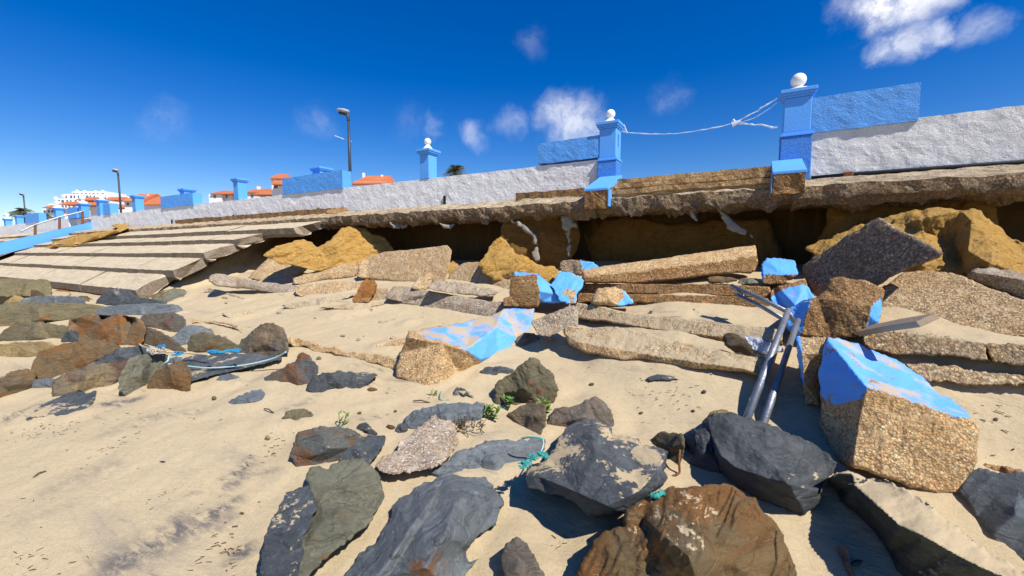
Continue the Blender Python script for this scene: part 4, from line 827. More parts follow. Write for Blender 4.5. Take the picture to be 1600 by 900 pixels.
con('painted_slab', 'large low slab with sandy blue paint and a thick crumbling pebble front', Z('X', [(618, 588, 'h0'), (626, 552, 'h.18'), (633, 530, 'h.3'), (638, 517, 'h.34'), (660, 513, 'h.3'), (700, 508, 'h.28'), (740, 500, 'h.24'), (768, 494, 'h.22'), (786, 483, 'h.24'), (834, 482, 'h.26'), (834, 496, 'h.22'), (827, 518, 'h.14'), (808, 528, 'h.12'), (800, 546, 'h.08'), (778, 556, 'h.05'), (758, 565, 'h.06'), (746, 577, 'h.03'), (720, 590, 'h0'), (688, 610, 'h0'), (660, 606, 'h0'), (642, 598, 'h0')]), ['agg_gold', 'blue_sandy'], tilt=40, T=.4, n=84, seed=29, k=.10, amp=.018, B=.02, fac=0, tmax=2.2,
    inn=Z('X', [(640, 527, 'h.36'), (690, 536, 'h.33'), (728, 547, 'h.28'), (752, 561, 'h.15'), (775, 512, 'h.27')]), chains=[(0, 1, 2, 3)], paint=[Z('X', [(650, 519), (720, 505), (786, 480), (840, 478), (838, 500), (828, 522), (808, 532), (800, 549), (757, 567), (738, 556), (728, 547), (704, 537), (680, 531)])])
con('concrete_wedge', 'smooth grey five sided concrete wedge between the sandy blue slab and the long cracked slabs', Z('L', [(918, 690), (985, 662), (1060, 632), (1180, 586), (1205, 600), (1222, 640), (1212, 720), (1130, 740), (1060, 765), (1030, 786), (990, 780), (955, 765)]), 'grey_conc', Y=3.55, tilt=30, T=.2, n=34, seed=30,
    inn=Z('L', [(1182, 592, -.04), (1205, 715, -.02)]))
relief('round_stone', 'rounded brown banded stone in front of the grey concrete wedge', 'stone', Z('L', [(822, 835), (828, 790), (880, 757), (935, 760), (972, 790), (960, 815), (900, 840), (850, 852)]), M['mixed'], tilt=40, B=.05, T=.12, n=22, seed=31)
relief('small_stone', 'small tan stone shard beside the rounded banded stone', 'stone', Z('L', [(968, 800), (1000, 782), (1080, 800), (1050, 820), (1010, 838), (975, 815)]), M['agg_gold'], tilt=50, B=.02, T=.08, n=14, seed=32)

# the right hand in-situ steps and sagging slabs
con('long_beam', 'longest thick beam leaning up to the right under the entrance opening', Z('Q', [(35, 345), (38, 295), (60, 285), (140, 268), (500, 220), (800, 178), (1060, 140), (1118, 135), (1128, 160), (1138, 240), (1120, 290), (1090, 312), (1000, 305), (800, 325), (600, 350), (350, 372), (150, 372), (50, 368)]), ['agg_gold', 'agg_brown'], Y=4.95, tilt=40, T=.25, n=70, k=.1, seed=33, jag=.006, fac=0, amp=.012,
    inn=Z('Q', [(60, 318, -.06), (500, 275, -.07), (900, 225, -.07), (1118, 190, -.07)]), paint=[Z('Q', [(40, 335), (500, 285), (900, 235), (1128, 200), (1145, 260), (1100, 330), (600, 370), (40, 380)])])
con('lower_step', 'straight in place concrete riser directly under the leaning thick beam', Z('Q', [(30, 440), (35, 385), (50, 374), (400, 374), (800, 377), (980, 382), (1210, 392), (1225, 440), (1215, 470), (1000, 450), (700, 445), (300, 436)]), 'agg_brown', Y=4.85, tilt=20, T=.5, n=70, k=.06, fac=0, seed=34, jag=.006, amp=.008)
con('lower_step', 'second straight concrete riser one step lower beside the round pebble lump', Z('Q', [(5, 492), (8, 440), (25, 430), (300, 437), (700, 446), (980, 452), (1200, 466), (1215, 500), (1210, 560), (1000, 535), (900, 520), (700, 510), (400, 492), (200, 488)]), 'agg_brown', Y=4.62, tilt=20, T=.4, n=70, k=.06, fac=0, seed=35, jag=.006, amp=.008)
con('pebble_lump', 'round pebble lump with a blue painted right cap on the in place steps', Z('Q', [(92, 500), (108, 440), (135, 405), (190, 393), (245, 396), (290, 410), (330, 445), (358, 492), (300, 512), (245, 515), (150, 510)]), ['agg_gold', 'blue'], Y=4.35, tilt=30, T=.2, B=.08, k=.7, n=34, seed=36, paint=[Z('Q', [(288, 405), (370, 500), (240, 525), (275, 480), (300, 450)])])
con('sagging_slab', 'sand covered sagging slab edge with a crack, upper of the two long ones', Z('Q', [(-20, 575), (-5, 505), (10, 490), (140, 505), (370, 560), (545, 572), (700, 590), (1000, 625), (1180, 645), (1285, 655), (1290, 760), (1110, 745), (900, 748), (760, 715), (600, 690), (480, 678), (380, 650), (200, 615), (60, 600)]), ['agg_sand', 'agg_brown'], Y=3.85, tilt=40, T=.35, n=84, k=.08, fac=0, seed=37, jag=.006, conform=True, amp=.02,
    inn=Z('Q', [(20, 588, -.05), (480, 655, -.05), (900, 710, -.05), (1280, 730, -.05)]), paint=[Z('Q', [(0, 590), (200, 620), (480, 655), (900, 705), (1290, 735), (1290, 780), (-40, 720)])])
con('sagging_slab', 'thick buckled slab with ochre stained ragged front edge, lower of the two long ones', Z('Q', [(-80, 675), (-75, 650), (-50, 632), (0, 640), (130, 648), (260, 642), (380, 665), (600, 720), (760, 760), (950, 800), (1110, 830), (1200, 828), (1195, 900), (1170, 955), (1050, 925), (900, 915), (740, 905), (560, 870), (440, 845), (300, 855), (180, 832), (60, 805), (-40, 755)]), ['agg_sand', 'agg_gold'], tilt=52, T=.28, n=90, k=.09, fac=0, seed=38, jag=.006, amp=.026, sink=-.02, tmax=1.3,
    inn=Z('Q', [(0, 735, -.05), (200, 775, -.05), (420, 810, -.05), (750, 865, -.05), (1050, 905, -.04)]), paint=[Z('Q', [(-90, 700), (0, 738), (200, 778), (420, 810), (750, 865), (1170, 920), (1180, 980), (300, 980), (-90, 860)])])
con('flat_fragment', 'flat sand coloured slab edge lying under the front of the buckled slab', Z('D', [(630, 325), (640, 312), (800, 318), (950, 325), (1050, 340), (1040, 352), (960, 362), (800, 345), (680, 335)]), 'agg_sand', tilt=60, T=.06, sink=0, seed=39)
relief('flat_stone', 'dark leaning flat stone casting a shadow on the buckled slab beside the pipes', 'stone', Z('D', [(916, 135), (922, 100), (942, 76), (985, 80), (1060, 120), (1105, 168), (1110, 205), (1085, 226), (1040, 210), (985, 196), (935, 165)]), M['mud'], Y=3.5, tilt=12, B=.05, T=.1, n=24, seed=40)
relief('small_stone', 'brown stone in the dark gap under the leaning thick beam', 'stone', Z('Q', [(815, 350), (825, 330), (900, 325), (1000, 340), (1010, 358), (900, 372), (830, 370)]), M['brown'], Y=5.0, tilt=30, B=.05, T=.1, n=16, seed=41)
relief('small_stone', 'grey green stone in the gap at the right end under the leaning thick beam', 'stone', Z('Q', [(1010, 372), (1020, 345), (1060, 335), (1120, 345), (1150, 372), (1080, 382)]), M['green'], Y=4.95, tilt=30, B=.05, T=.1, n=16, seed=42)

# pile at the foot of the large pillar
con('painted_block', 'small block with a bright blue top behind the upper ends of the metal rails', Z('Q', [(1160, 300), (1160, 250), (1188, 212), (1280, 216), (1372, 226), (1380, 270), (1388, 318), (1350, 345), (1290, 375), (1210, 380), (1165, 372)]), ['agg_brown', 'blue'], Y=4.9, tilt=48, T=.3, n=36, seed=43,
    inn=Z('Q', [(1170, 312, -.04), (1280, 318, -.05), (1384, 318, -.04)]), paint=[Z('Q', [(1150, 300), (1155, 235), (1188, 205), (1380, 220), (1392, 318), (1280, 318), (1172, 316), (1165, 372)])])
con('painted_block', 'chipped blue block between the small blue topped block and the big brown block', Z('X', [(1203, 455), (1215, 447), (1255, 437), (1260, 443), (1275, 466), (1262, 478), (1258, 500), (1245, 540), (1235, 520), (1230, 487), (1208, 480)]), ['agg_brown', 'blue_chip'], Y=4.4, tilt=35, T=.35, n=40, seed=44, paint=[Z('X', [(1195, 468), (1225, 452), (1262, 444), (1280, 466), (1262, 490), (1250, 550), (1230, 520), (1228, 480), (1200, 482)])],
    inn=Z('X', [(1210, 452, .04), (1243, 478, -.10)]))
con('dark_slab', 'biggest dark diamond shaped slab leaning up against the ochre sand bank', Z('N', [(215, 345), (350, 250), (500, 150), (640, 68), (690, 40), (742, 62), (860, 130), (1000, 200), (1098, 262), (1075, 288), (900, 352), (770, 415), (720, 455), (600, 500), (400, 560), (300, 540), (240, 440)]), 'agg_dark', Y=4.75, tilt=30, roll=-38, T=.16, n=70, seed=45, k=.06, fac=0, tmax=1.4,
    inn=Z('N', [(1060, 265, 0), (880, 335, -.0)]))
con('big_slab', 'wide flat brown pebble slab filling the right side behind the plank', Z('N', [(690, 560), (715, 470), (780, 420), (860, 378), (1000, 370), (1190, 388), (1225, 412), (1350, 470), (1600, 560), (1760, 640), (1760, 790), (1400, 778), (1200, 768), (1000, 750), (840, 735), (760, 740), (690, 700)]), 'agg', Y=3.95, tilt=55, T=.15, n=80, seed=46, k=.05, fac=0, amp=.01, tmax=1.5)
con('grey_slab', 'thick grey slab end with white crusted rim at the right edge of the sand bank', Z('N', [(1240, 410), (1260, 375), (1300, 358), (1400, 350), (1500, 375), (1700, 400), (1740, 560), (1600, 548), (1450, 500), (1340, 460)]), 'grey_conc', Y=4.6, tilt=25, T=.25, n=44, seed=47, fac=0, inn=Z('N', [(1300, 385, -.06), (1450, 405, -.06), (1650, 440, -.06)]))
con('broken_block', 'big brown broken pillar block with thin blue left side and blue right rim', Z('N', [(95, 640), (190, 570), (300, 535), (345, 490), (395, 420), (480, 406), (600, 430), (712, 470), (738, 500), (720, 560), (705, 640), (690, 705), (625, 722), (585, 792), (400, 800), (200, 785), (140, 760), (100, 700)]), ['agg_brown', 'blue'], Y=3.85, tilt=22, T=.45, n=70, seed=48, k=.08, amp=.02, fac=0,
    inn=Z('N', [(262, 560, -.05), (210, 770, -.05), (310, 540, -.03), (470, 565, -.06), (640, 592, -.05), (635, 655, -.04), (600, 770, -.02)]), chains=[(1, 0, 2, 3, 4, 5, 6)], paint=[Z('N', [(70, 640), (190, 568), (268, 552), (240, 640), (205, 790), (80, 790)]), Z('N', [(648, 590), (705, 545), (712, 640), (690, 715), (618, 722), (636, 660)])])
con('thin_block', 'narrow upright broken block with blue left side behind the large blue topped block', Z('D', [(1370, 108), (1400, 102), (1480, 108), (1562, 112), (1560, 220), (1535, 330), (1530, 535), (1440, 525), (1418, 425), (1400, 330), (1380, 220)]), ['agg', 'blue'], Y=3.15, tilt=15, T=.3, n=44, seed=49, k=.08, fac=0,
    inn=Z('D', [(1425, 400, -.08), (1410, 205, -.10), (1545, 210, -.06)]), paint=[Z('D', [(1360, 90), (1400, 110), (1412, 205), (1424, 420), (1400, 430)])])
con('blue_topped_block', 'largest broken block with blue painted top and pebble front at the lower right', Z('E', [(322, 500, .12), (328, 380, .14), (345, 240, .22), (372, 183, .3), (430, 200, .34), (560, 235, .42), (700, 290, .46), (850, 350, .46), (960, 430, .40), (1080, 535, .3), (1180, 600, .2), (1280, 692, .02), (1335, 770, .02), (1318, 860, .01), (1310, 960, .0), (1215, 1160, 0), (1150, 1168, -.01), (1050, 1165, -.02), (900, 1130, -.04), (700, 1050, -.07), (540, 1000, -.09), (400, 960, .06), (350, 850, .12), (325, 650, .12)]), ['agg_gold', 'blue_chip'], anchor=(1490, 772), tilt=17, T=.3, n=110, seed=50, k=.05, amp=.014, fac=0, B=.02,
    inn=Z('E', [(372, 200, .24), (430, 265, .12), (620, 500, -.10), (570, 700, -.10), (532, 950, -.10), (800, 560, -.08), (1000, 625, -.05), (1260, 695, -.0)]), chains=[(0, 1, 2, 3, 4), (2, 5, 6, 7)],
    paint=[Z('E', [(300, 200), (372, 170), (560, 225), (850, 340), (1100, 530), (1300, 700), (1200, 690), (1000, 622), (800, 555), (690, 520), (618, 500), (605, 570), (500, 590), (410, 610), (350, 570), (310, 520)])])
con('slab_edge', 'pebbly slab edge directly under the plank with sand on top', Z('E', [(590, 190), (600, 165), (650, 145), (780, 140), (1000, 165), (1200, 195), (1335, 225), (1360, 260), (1392, 335), (1300, 325), (1200, 305), (1050, 300), (900, 300), (780, 292), (650, 265), (600, 235)]), ['agg_big', 'agg_sand'], Y=3.45, tilt=35, T=.35, n=60, seed=51, k=.08, fac=0, paint=[Z('E', [(760, 140), (900, 150), (1335, 212), (1335, 228), (900, 180)])])
con('slab_edge', 'pebbly slab edge continuing at the right border after a crack', Z('E', [(1335, 222), (1600, 232), (1760, 240), (1760, 380), (1600, 366), (1500, 355), (1405, 335), (1370, 275)]), ['agg_big'], Y=3.45, tilt=35, T=.35, n=44, seed=52, k=.08, fac=0)
con('slab_edge', 'lowest pebbly slab edge half sunk in sand behind the largest blue block', Z('E', [(858, 352), (1000, 350), (1120, 365), (1240, 388), (1450, 412), (1600, 425), (1760, 440), (1760, 505), (1600, 488), (1480, 488), (1300, 485), (1100, 472), (980, 460), (930, 420)]), ['agg_big'], tilt=45, T=.3, n=60, seed=53, k=.1, fac=0, sink=-.05)
# curbs showing through the sand
con('buried_kerb', 'crumbling kerb line emerging from sand from the round boulder to the sandy blue slab', Z('B', [(590, 118), (640, 110), (720, 138), (800, 152), (900, 178), (1000, 195), (1080, 205), (1200, 222), (1318, 240), (1312, 275), (1275, 305), (1200, 292), (1110, 262), (1060, 255), (980, 238), (850, 210), (760, 195), (700, 168), (610, 150)]), 'agg_gold', tilt=45, T=.15, n=60, k=.4, seed=54, sink=0, amp=.02, jag=.02)
con('buried_kerb', 'short crumbling bar just left of the sandy blue slab', Z('B', [(1145, 180), (1155, 155), (1210, 152), (1250, 132), (1340, 115), (1350, 150), (1330, 172), (1250, 180), (1180, 190)]), 'agg_gold', tilt=40, T=.12, n=26, k=.5, seed=55)
con('broken_slab', 'flat sandy slab corner behind the left corner of the sandy blue slab', Z('B', [(1340, 60), (1352, 30), (1380, 28), (1500, 22), (1600, 15), (1660, 20), (1600, 50), (1480, 75), (1420, 95), (1380, 108), (1355, 92)]), 'grey_sand', Y=3.75, tilt=60, T=.12, n=26, seed=56)
con('crust_edge', 'thin cracked crust edge curving above the round boulder', Z('B', [(0, 0), (60, 8), (160, 5), (240, 18), (290, 40), (310, 75), (320, 100), (300, 98), (285, 60), (230, 30), (150, 16), (60, 20), (0, 12)]), 'agg_gold', tilt=60, T=.05, n=40, k=.5, seed=57, sink=0)

# ================================================================== STONES
def rk(frame, pts, mat, label, tilt=45, B=.1, T=.25, n=34, seed=1, name='boulder', amp=.022, **k):
    pts = Z(frame, pts)
    ex = 1.11 if frame == 'A' else 1.03; mx = sum(p[0] for p in pts) / len(pts); my = sum(p[1] for p in pts) / len(pts)
    pts = [tuple([mx + (p[0] - mx) * ex, my + (p[1] - my) * ex] + list(p[2:])) for p in pts]
    kk = dict(sink=.008, strat=25, fac=9, k=.75, freq=4.5, amp=amp, ledge=(B * .16 if B > .05 else 0), conform='Y' not in k and 'flat' not in k); kk.update(k); kk.pop('Y', None) if kk.get('Y', 0) is None else None
    return relief(name, label, 'rock', pts, M[mat], tilt=tilt, B=B, T=T, n=n, seed=seed, **kk)
# foreground
rk('G', [(40, 896), (35, 760), (60, 640), (95, 580), (155, 492), (210, 465), (262, 450), (300, 560), (240, 700), (200, 980), (30, 980)], 'slate_sand', 'low flat grey rock under the left edge of the tall green grey boulder', 68, .05, .2, 40, 60, k=.3, flat=.16)
rk('G', [(170, 300), (180, 262), (205, 195), (245, 168), (290, 152), (420, 148), (490, 168), (535, 215), (530, 260), (470, 300), (410, 350), (350, 380), (290, 360), (250, 352), (200, 340)], 'slate_rust', 'dark rounded boulder with a rust patch at the top of the foreground left group', 40, .14, .3, 50, 61)
rk('G', [(495, 165), (515, 140), (540, 127), (560, 132), (580, 160), (610, 185), (590, 205), (560, 205), (530, 190)], 'slate', 'small dark pointed stone behind the rust patched boulder', 35, .06, .1, 18, 62)
rk('G', [(400, 370), (430, 290), (480, 232), (545, 192), (600, 195), (642, 192), (640, 235), (600, 290), (562, 345), (530, 350), (470, 345)], 'slate_sand', 'sand speckled dark rock between the rust patched boulder and the pink pebble chunk', 50, .06, .2, 34, 63, flat=.07)
rk('G', [(110, 980), (100, 896), (100, 830), (128, 700), (160, 650), (210, 590), (262, 540), (262, 450), (255, 385), (290, 345), (350, 355), (430, 318), (510, 322), (560, 345), (612, 390), (632, 440), (630, 510), (600, 570), (585, 600), (540, 650), (460, 720), (380, 780), (300, 850), (250, 905), (200, 985)], 'green', 'tallest green grey boulder with orange lower edge in the left foreground', 50, .16, .4, 84, 64, amp=.026, k=.5,
   inn=Z('I', [(1090, 480, 'h.22'), (1200, 600, 'h.24'), (1330, 760, 'h.24')]), flat=.1, chains=[(0,1,2)])
rk('G', [(430, 985), (442, 896), (470, 860), (505, 825), (540, 780), (600, 730), (640, 670), (680, 600), (700, 530), (745, 500), (790, 480), (850, 440), (900, 415), (950, 403), (1000, 402), (1080, 412), (1145, 400), (1160, 425), (1172, 455), (1205, 500), (1220, 560), (1200, 620), (1150, 655), (1105, 690), (1080, 740), (1040, 770), (1070, 820), (1120, 805), (1060, 850), (1030, 900), (1000, 985)], 'slate_blue', 'wide grooved slate boulder at the bottom centre left of the small pointed rock', 52, .12, .4, 90, 65, amp=.03, k=.45,
   inn=Z('G', [(890, 500, 'h.2'), (770, 660, 'h.22'), (690, 790, 'h.22'), (600, 900, 'h.2'), (910, 510, 'h.17'), (810, 660, 'h.17'), (730, 790, 'h.17'), (650, 900, 'h.17'), (1000, 520, 'h.24'), (940, 700, 'h.26'), (850, 850, 'h.26')]), flat=.06, chains=[(0,1,2,3),(4,5,6,7),(8,9,10)])
rk('G', [(1205, 985), (1225, 896), (1222, 800), (1255, 735), (1285, 712), (1312, 707), (1345, 730), (1375, 765), (1420, 850), (1440, 900), (1460, 985)], 'purple', 'small pointed grey purple rock at the bottom edge right of the grooved slate', 25, .12, .25, 40, 66)
rk('G', [(600, 345), (615, 320), (645, 308), (690, 262), (740, 215), (790, 175), (850, 130), (880, 95), (908, 82), (950, 98), (985, 140), (1000, 190), (998, 245), (965, 300), (920, 340), (880, 366), (820, 362), (780, 368), (730, 378), (680, 382), (630, 372)], 'agg_pale', 'pale pink pebble concrete chunk in the middle of the foreground', 45, .08, .25, 60, 67, name='pebble_chunk', k=.4, inn=Z('H', [(620, 660, 'h.26'), (720, 730, 'h.34'), (900, 560, 'h.40'), (1050, 700, 'h.48'), (1000, 850, 'h.46'), (1200, 720, 'h.36'), (480, 800, 'h.18'), (650, 850, 'h.34')]), flat=.08)
rk('G', [(880, 385), (895, 365), (940, 330), (990, 292), (1050, 262), (1110, 240), (1180, 222), (1280, 220), (1380, 210), (1432, 214), (1422, 270), (1380, 310), (1330, 350), (1250, 380), (1160, 412), (1080, 405), (1010, 400), (940, 402)], 'slate_blue', 'smooth blue grey slab rock right of the pink pebble chunk', 50, .09, .22, 50, 68, k=.35, amp=.012)
rk('G', [(742, 120), (758, 95), (792, 72), (880, 45), (960, 34), (1020, 32), (1100, 32), (1138, 40), (1138, 90), (1110, 125), (1050, 140), (1000, 155), (880, 165), (800, 165), (760, 158)], 'slate_blue', 'rounded blue grey boulder behind the pink pebble chunk', 38, .15, .25, 40, 69, amp=.012)
rk('G', [(700, 165), (705, 145), (722, 133), (752, 131), (760, 165), (745, 190), (715, 198)], 'slate', 'small black stone at the left tip of the rounded blue grey boulder', 35, .04, .1, 16, 70)
rk('C', [(682, 490), (690, 440), (700, 405), (730, 370), (762, 345), (820, 325), (835, 300), (850, 285), (885, 258), (920, 240), (955, 250), (985, 275), (1030, 320), (1062, 362), (1082, 440), (1070, 490), (1050, 525), (1012, 558), (960, 540), (900, 522), (800, 545), (730, 542), (700, 530)], 'olive', 'big peaked olive brown boulder in the middle beyond the small green plants', 32, .16, .3, 56, 71, amp=.035)
rk('C', [(598, 325), (640, 295), (720, 290), (770, 296), (812, 312), (790, 345), (740, 362), (710, 392), (640, 360)], 'slate', 'flat dark stone touching the left side of the peaked olive boulder', 50, .04, .15, 26, 72)
rk('C', [(760, 600), (790, 580), (830, 555), (900, 520), (960, 516), (1008, 520), (1010, 600), (1010, 660), (985, 700), (960, 738), (900, 742), (888, 700), (830, 642)], 'mixed', 'reddish brown stone with grey right side in front of the peaked olive boulder', 42, .08, .2, 36, 73)
rk('C', [(1020, 655), (1045, 600), (1070, 560), (1130, 545), (1200, 535), (1250, 510), (1300, 485), (1345, 490), (1385, 525), (1420, 570), (1432, 640), (1435, 705), (1300, 700), (1150, 695), (1070, 675)], 'purple', 'purple grey rock just behind the sand strewn black slate', 42, .10, .25, 42, 74, amp=.016)
rk('C', [(437, 490), (436, 455), (445, 428), (465, 420), (500, 428), (530, 445), (575, 490), (560, 503), (480, 504)], 'slate', 'small blue grey stone right of the corner of the sandy blue slab', 35, .05, .1, 20, 75)
rk('H', [(72, 390), (85, 370), (100, 345), (190, 310), (220, 250), (250, 200), (280, 170), (330, 145), (400, 122), (450, 130), (492, 152), (500, 195), (560, 212), (640, 235), (700, 240), (740, 250), (765, 268), (776, 292), (755, 360), (768, 400), (750, 440), (700, 480), (640, 520), (600, 555), (560, 575), (480, 592), (420, 590), (375, 580), (330, 545), (300, 520), (250, 485), (200, 480), (140, 460), (85, 450)], 'slate_sand', 'black slate slab heavily strewn with sand in the centre foreground', 60, .06, .3, 84, 76, k=.16, amp=.02, sink=-.12, fac=2,
   inn=Z('H', [(400, 190, 'h.26'), (420, 300, 'h.26'), (130, 395, 'h.22'), (330, 480, 'h.26'), (480, 545, 'h.26'), (640, 470, 'h.24'), (740, 350, 'h.2')]), flat=.16, chains=[(0,1),(2,3,4,5,6)])
rk('H', [(690, 235), (705, 212), (725, 190), (752, 178), (800, 180), (852, 187), (862, 240), (850, 300), (832, 345), (790, 352), (760, 320), (775, 280), (740, 250)], 'olive', 'brown grey stone behind the right corner of the sand strewn slate', 35, .08, .2, 34, 77)
rk('H', [(848, 235), (862, 205), (880, 178), (915, 153), (922, 200), (916, 260), (914, 310), (902, 322), (885, 300), (868, 270)], 'slate_blue', 'thin upright blue grey shard leaning beside the black slate boulder', 18, .02, .05, 26, 78, k=.4)
rk('H', [(905, 170), (940, 160), (975, 165), (1010, 260), (1060, 360), (1055, 392), (980, 388), (900, 350), (880, 330), (915, 300), (920, 220)], 'slate', 'dark stone in the shade between the thin shard and the large black slate', 15, .04, .2, 24, 79)
rk('H', [(958, 125), (985, 105), (1010, 88), (1060, 92), (1110, 92), (1150, 105), (1210, 122), (1270, 140), (1340, 160), (1400, 200), (1470, 232), (1540, 270), (1580, 295), (1605, 335), (1590, 380), (1570, 400), (1540, 440), (1530, 470), (1550, 510), (1510, 550), (1470, 586), (1420, 575), (1360, 555), (1280, 522), (1200, 490), (1150, 455), (1110, 425), (1070, 385), (1040, 345), (1018, 300), (1010, 260), (995, 215), (970, 165)], 'slate', 'large layered black slate boulder at the foot of the metal rails', 50, .08, .35, 90, 80, k=.12, amp=.035, strat=38, fac=2, sink=-.02,
   inn=Z('H', [(1000, 200, -.04), (1040, 290, -.10), (1110, 350, -.13), (1250, 400, -.15), (1400, 440, -.14), (1525, 470, -.08)]), chains=[(0,1,2,3,4,5)])
rk('H', [(978, 102), (990, 80), (1012, 68), (1050, 62), (1080, 68), (1095, 88), (1060, 95), (1010, 98)], 'ochre_rock', 'small tan stone on top of the large layered black slate', 45, .03, .08, 18, 81, Y=2.6)
rk('H', [(345, 840), (360, 810), (400, 760), (430, 715), (470, 680), (520, 650), (575, 638), (572, 600), (585, 565), (640, 520), (700, 488), (760, 465), (830, 455), (900, 452), (980, 455), (1060, 450), (1110, 458), (1150, 478), (1200, 515), (1245, 560), (1280, 605), (1312, 645), (1335, 690), (1350, 740), (1380, 790), (1405, 840), (1440, 1000), (330, 1000), (335, 880)], 'brown_big', 'huge orange brown boulder at the bottom centre right', 36, .20, .5, 110, 82, amp=.03, k=.6, fac=7, sink=-.08,
   inn=Z('H', [(640, 640, .0), (720, 720, -.06), (1000, 800, -.08), (1200, 620, -.03)]))
rk('I', [(300, 418, 'h0.08'), (320, 402, 'h0.24'), (355, 392, 'h0.24'), (430, 396, 'h0.24'), (520, 402, 'h0.24'), (600, 425, 'h0.24'), (650, 450, 'h0.24'), (700, 480, 'h0.24'), (790, 540, 'h0.24'), (850, 590, 'h0.24'), (950, 660, 'h0.24'), (1020, 720, 'h0.24'), (1110, 790, 'h0.24'), (1220, 850, 'h0.24'), (1330, 905, 'h0.24'), (1400, 990, 'h0.24'), (740, 990, 'h0'), (690, 905, 'h0'), (640, 862, 'h0'), (620, 820, 'h0'), (600, 780, 'h0'), (560, 720, 'h0'), (530, 680, 'h0'), (490, 640, 'h0'), (450, 600, 'h0'), (400, 570, 'h0'), (370, 545, 'h0'), (340, 475, 'h0')], 'slate_top', 'long dark slab rock with a thick sheet of sand on top at lower right', 52, .05, .4, 90, 83, k=.12, amp=.028, fac=1, tmax=1.9,
   inn=Z('I', [(350, 430, 'h.16'), (440, 450, 'h.22'), (540, 540, 'h.27'), (650, 640, 'h.28'), (780, 700, 'h.28'), (920, 780, 'h.28'), (1080, 860, 'h.28'), (1250, 930, 'h.28'), (520, 410, 'h.2'), (700, 490, 'h.24'), (850, 600, 'h.24'), (1020, 730, 'h.24'), (1220, 860, 'h.24')]), flat=.0, chains=[(0,1,2,3,4,5,6,7),(8,9,10,11,12)])
rk('I', [(968, 465), (978, 430), (1000, 400), (1060, 382), (1160, 380), (1286, 392), (1420, 405), (1440, 960), (1286, 850), (1230, 805), (1180, 760), (1130, 705), (1080, 650), (1040, 600), (1012, 540)], 'slate_blue', 'smooth dark rock cut by the right edge below the largest blue block', 52, .08, .3, 60, 84, amp=.016, k=.3)
rk('I', [(342, 775), (352, 750), (372, 742), (406, 760), (408, 810), (420, 860), (436, 905), (425, 960), (400, 905), (380, 860), (360, 820)], 'slate_blue', 'small upright blue grey splinter stone at the bottom between the big rocks', 20, .03, .06, 24, 85)
con('rubble', 'brown rubble lumps in sand at the right edge behind the smooth dark rock', Z('I', [(1050, 380), (1055, 345), (1090, 335), (1150, 345), (1200, 350), (1286, 375), (1420, 390), (1420, 410), (1286, 398), (1160, 390)]), 'agg_brown', tilt=45, B=.05, T=.1, n=30, seed=86, k=.6, amp=.03)

# left heap
A = lambda pts, mat, label, tilt=42, B=.12, T=.3, n=30, seed=1, **k: rk('A', pts, mat, label, tilt, B, T, n, seed, group='boulders heaped below the left steps', **k)
A([(-40, 160), (-40, 80), (0, 70), (90, 64), (200, 70), (290, 75), (306, 120), (300, 168), (240, 175), (150, 165), (60, 170)], 'olive', 'brown olive boulder at the left edge nearest the steps', seed=101, Y=None)
A([(60, 172), (90, 140), (180, 130), (240, 140), (272, 170), (250, 192), (150, 192), (80, 188)], 'mud', 'low dark stone in front of the brown olive boulder nearest the steps', seed=102, B=.06, n=20)
A([(318, 155), (350, 136), (400, 127), (425, 138), (442, 162), (400, 178), (330, 178)], 'orange', 'small bright orange stone near the top of the left heap', seed=103, B=.07, n=20, flat=.012)
A([(-30, 225), (-30, 172), (80, 168), (140, 180), (145, 205), (130, 218), (0, 224)], 'ochre_rock', 'ochre stone at the left edge under the brown olive boulder', seed=104, B=.06, n=22)
A([(148, 205), (160, 188), (230, 170), (330, 172), (450, 175), (508, 188), (516, 220), (440, 226), (350, 220), (200, 222)], 'slate_blue', 'long low blue grey stone below the small orange stone', seed=105, B=.06)
A([(480, 190), (500, 170), (545, 172), (580, 195), (560, 205), (510, 200)], 'olive', 'small half buried olive stone right of the small orange stone', seed=106, B=.03, n=14)
A([(608, 218), (618, 190), (642, 165), (690, 130), (740, 125), (800, 140), (845, 175), (840, 230), (740, 238), (680, 222)], 'slate', 'round blue black boulder at the sand covered foot of the steps', seed=107, tilt=38)
A([(768, 195), (800, 182), (850, 180), (950, 190), (1035, 212), (1000, 228), (900, 240), (780, 240)], 'slate', 'dark layered slab just right of the round blue black boulder', seed=108, B=.05)
A([(843, 158), (860, 140), (900, 130), (1000, 120), (1080, 124), (1150, 135), (1176, 150), (1145, 180), (1080, 200), (1040, 212), (950, 190), (870, 174)], 'green', 'flat olive grey slab lying by the last broken step end', seed=109, B=.05, T=.15, flat=.012)
A([(-40, 380), (-40, 240), (0, 232), (120, 215), (300, 220), (500, 225), (600, 235), (642, 248), (640, 290), (560, 305), (450, 312), (330, 320), (220, 327), (110, 337), (95, 360), (75, 378), (20, 375)], 'olive', 'longest brownish grey boulder at the left edge in the middle of the heap', seed=110, n=50, B=.15)
A([(618, 292), (640, 255), (700, 235), (800, 228), (900, 222), (1000, 222), (1100, 235), (1142, 275), (1130, 297), (1060, 290), (1000, 285), (900, 292), (800, 298), (700, 302)], 'slate_blue', 'long blue grey slab rock above the purple topped stone', seed=111, n=40, B=.07)
A([(885, 330), (895, 300), (920, 288), (1000, 282), (1080, 277), (1130, 298), (1152, 345), (1140, 382), (1080, 402), (1030, 398), (985, 385), (930, 365), (890, 352)], 'purple', 'purple topped stone with a dark corner below the long blue grey slab', seed=112)
A([(15, 445), (18, 410), (50, 375), (100, 350), (180, 335), (300, 345), (420, 365), (445, 385), (420, 420), (390, 442), (300, 445), (200, 448), (80, 456)], 'olive', 'brown olive boulder below the left end of the longest boulder', seed=113, n=36)
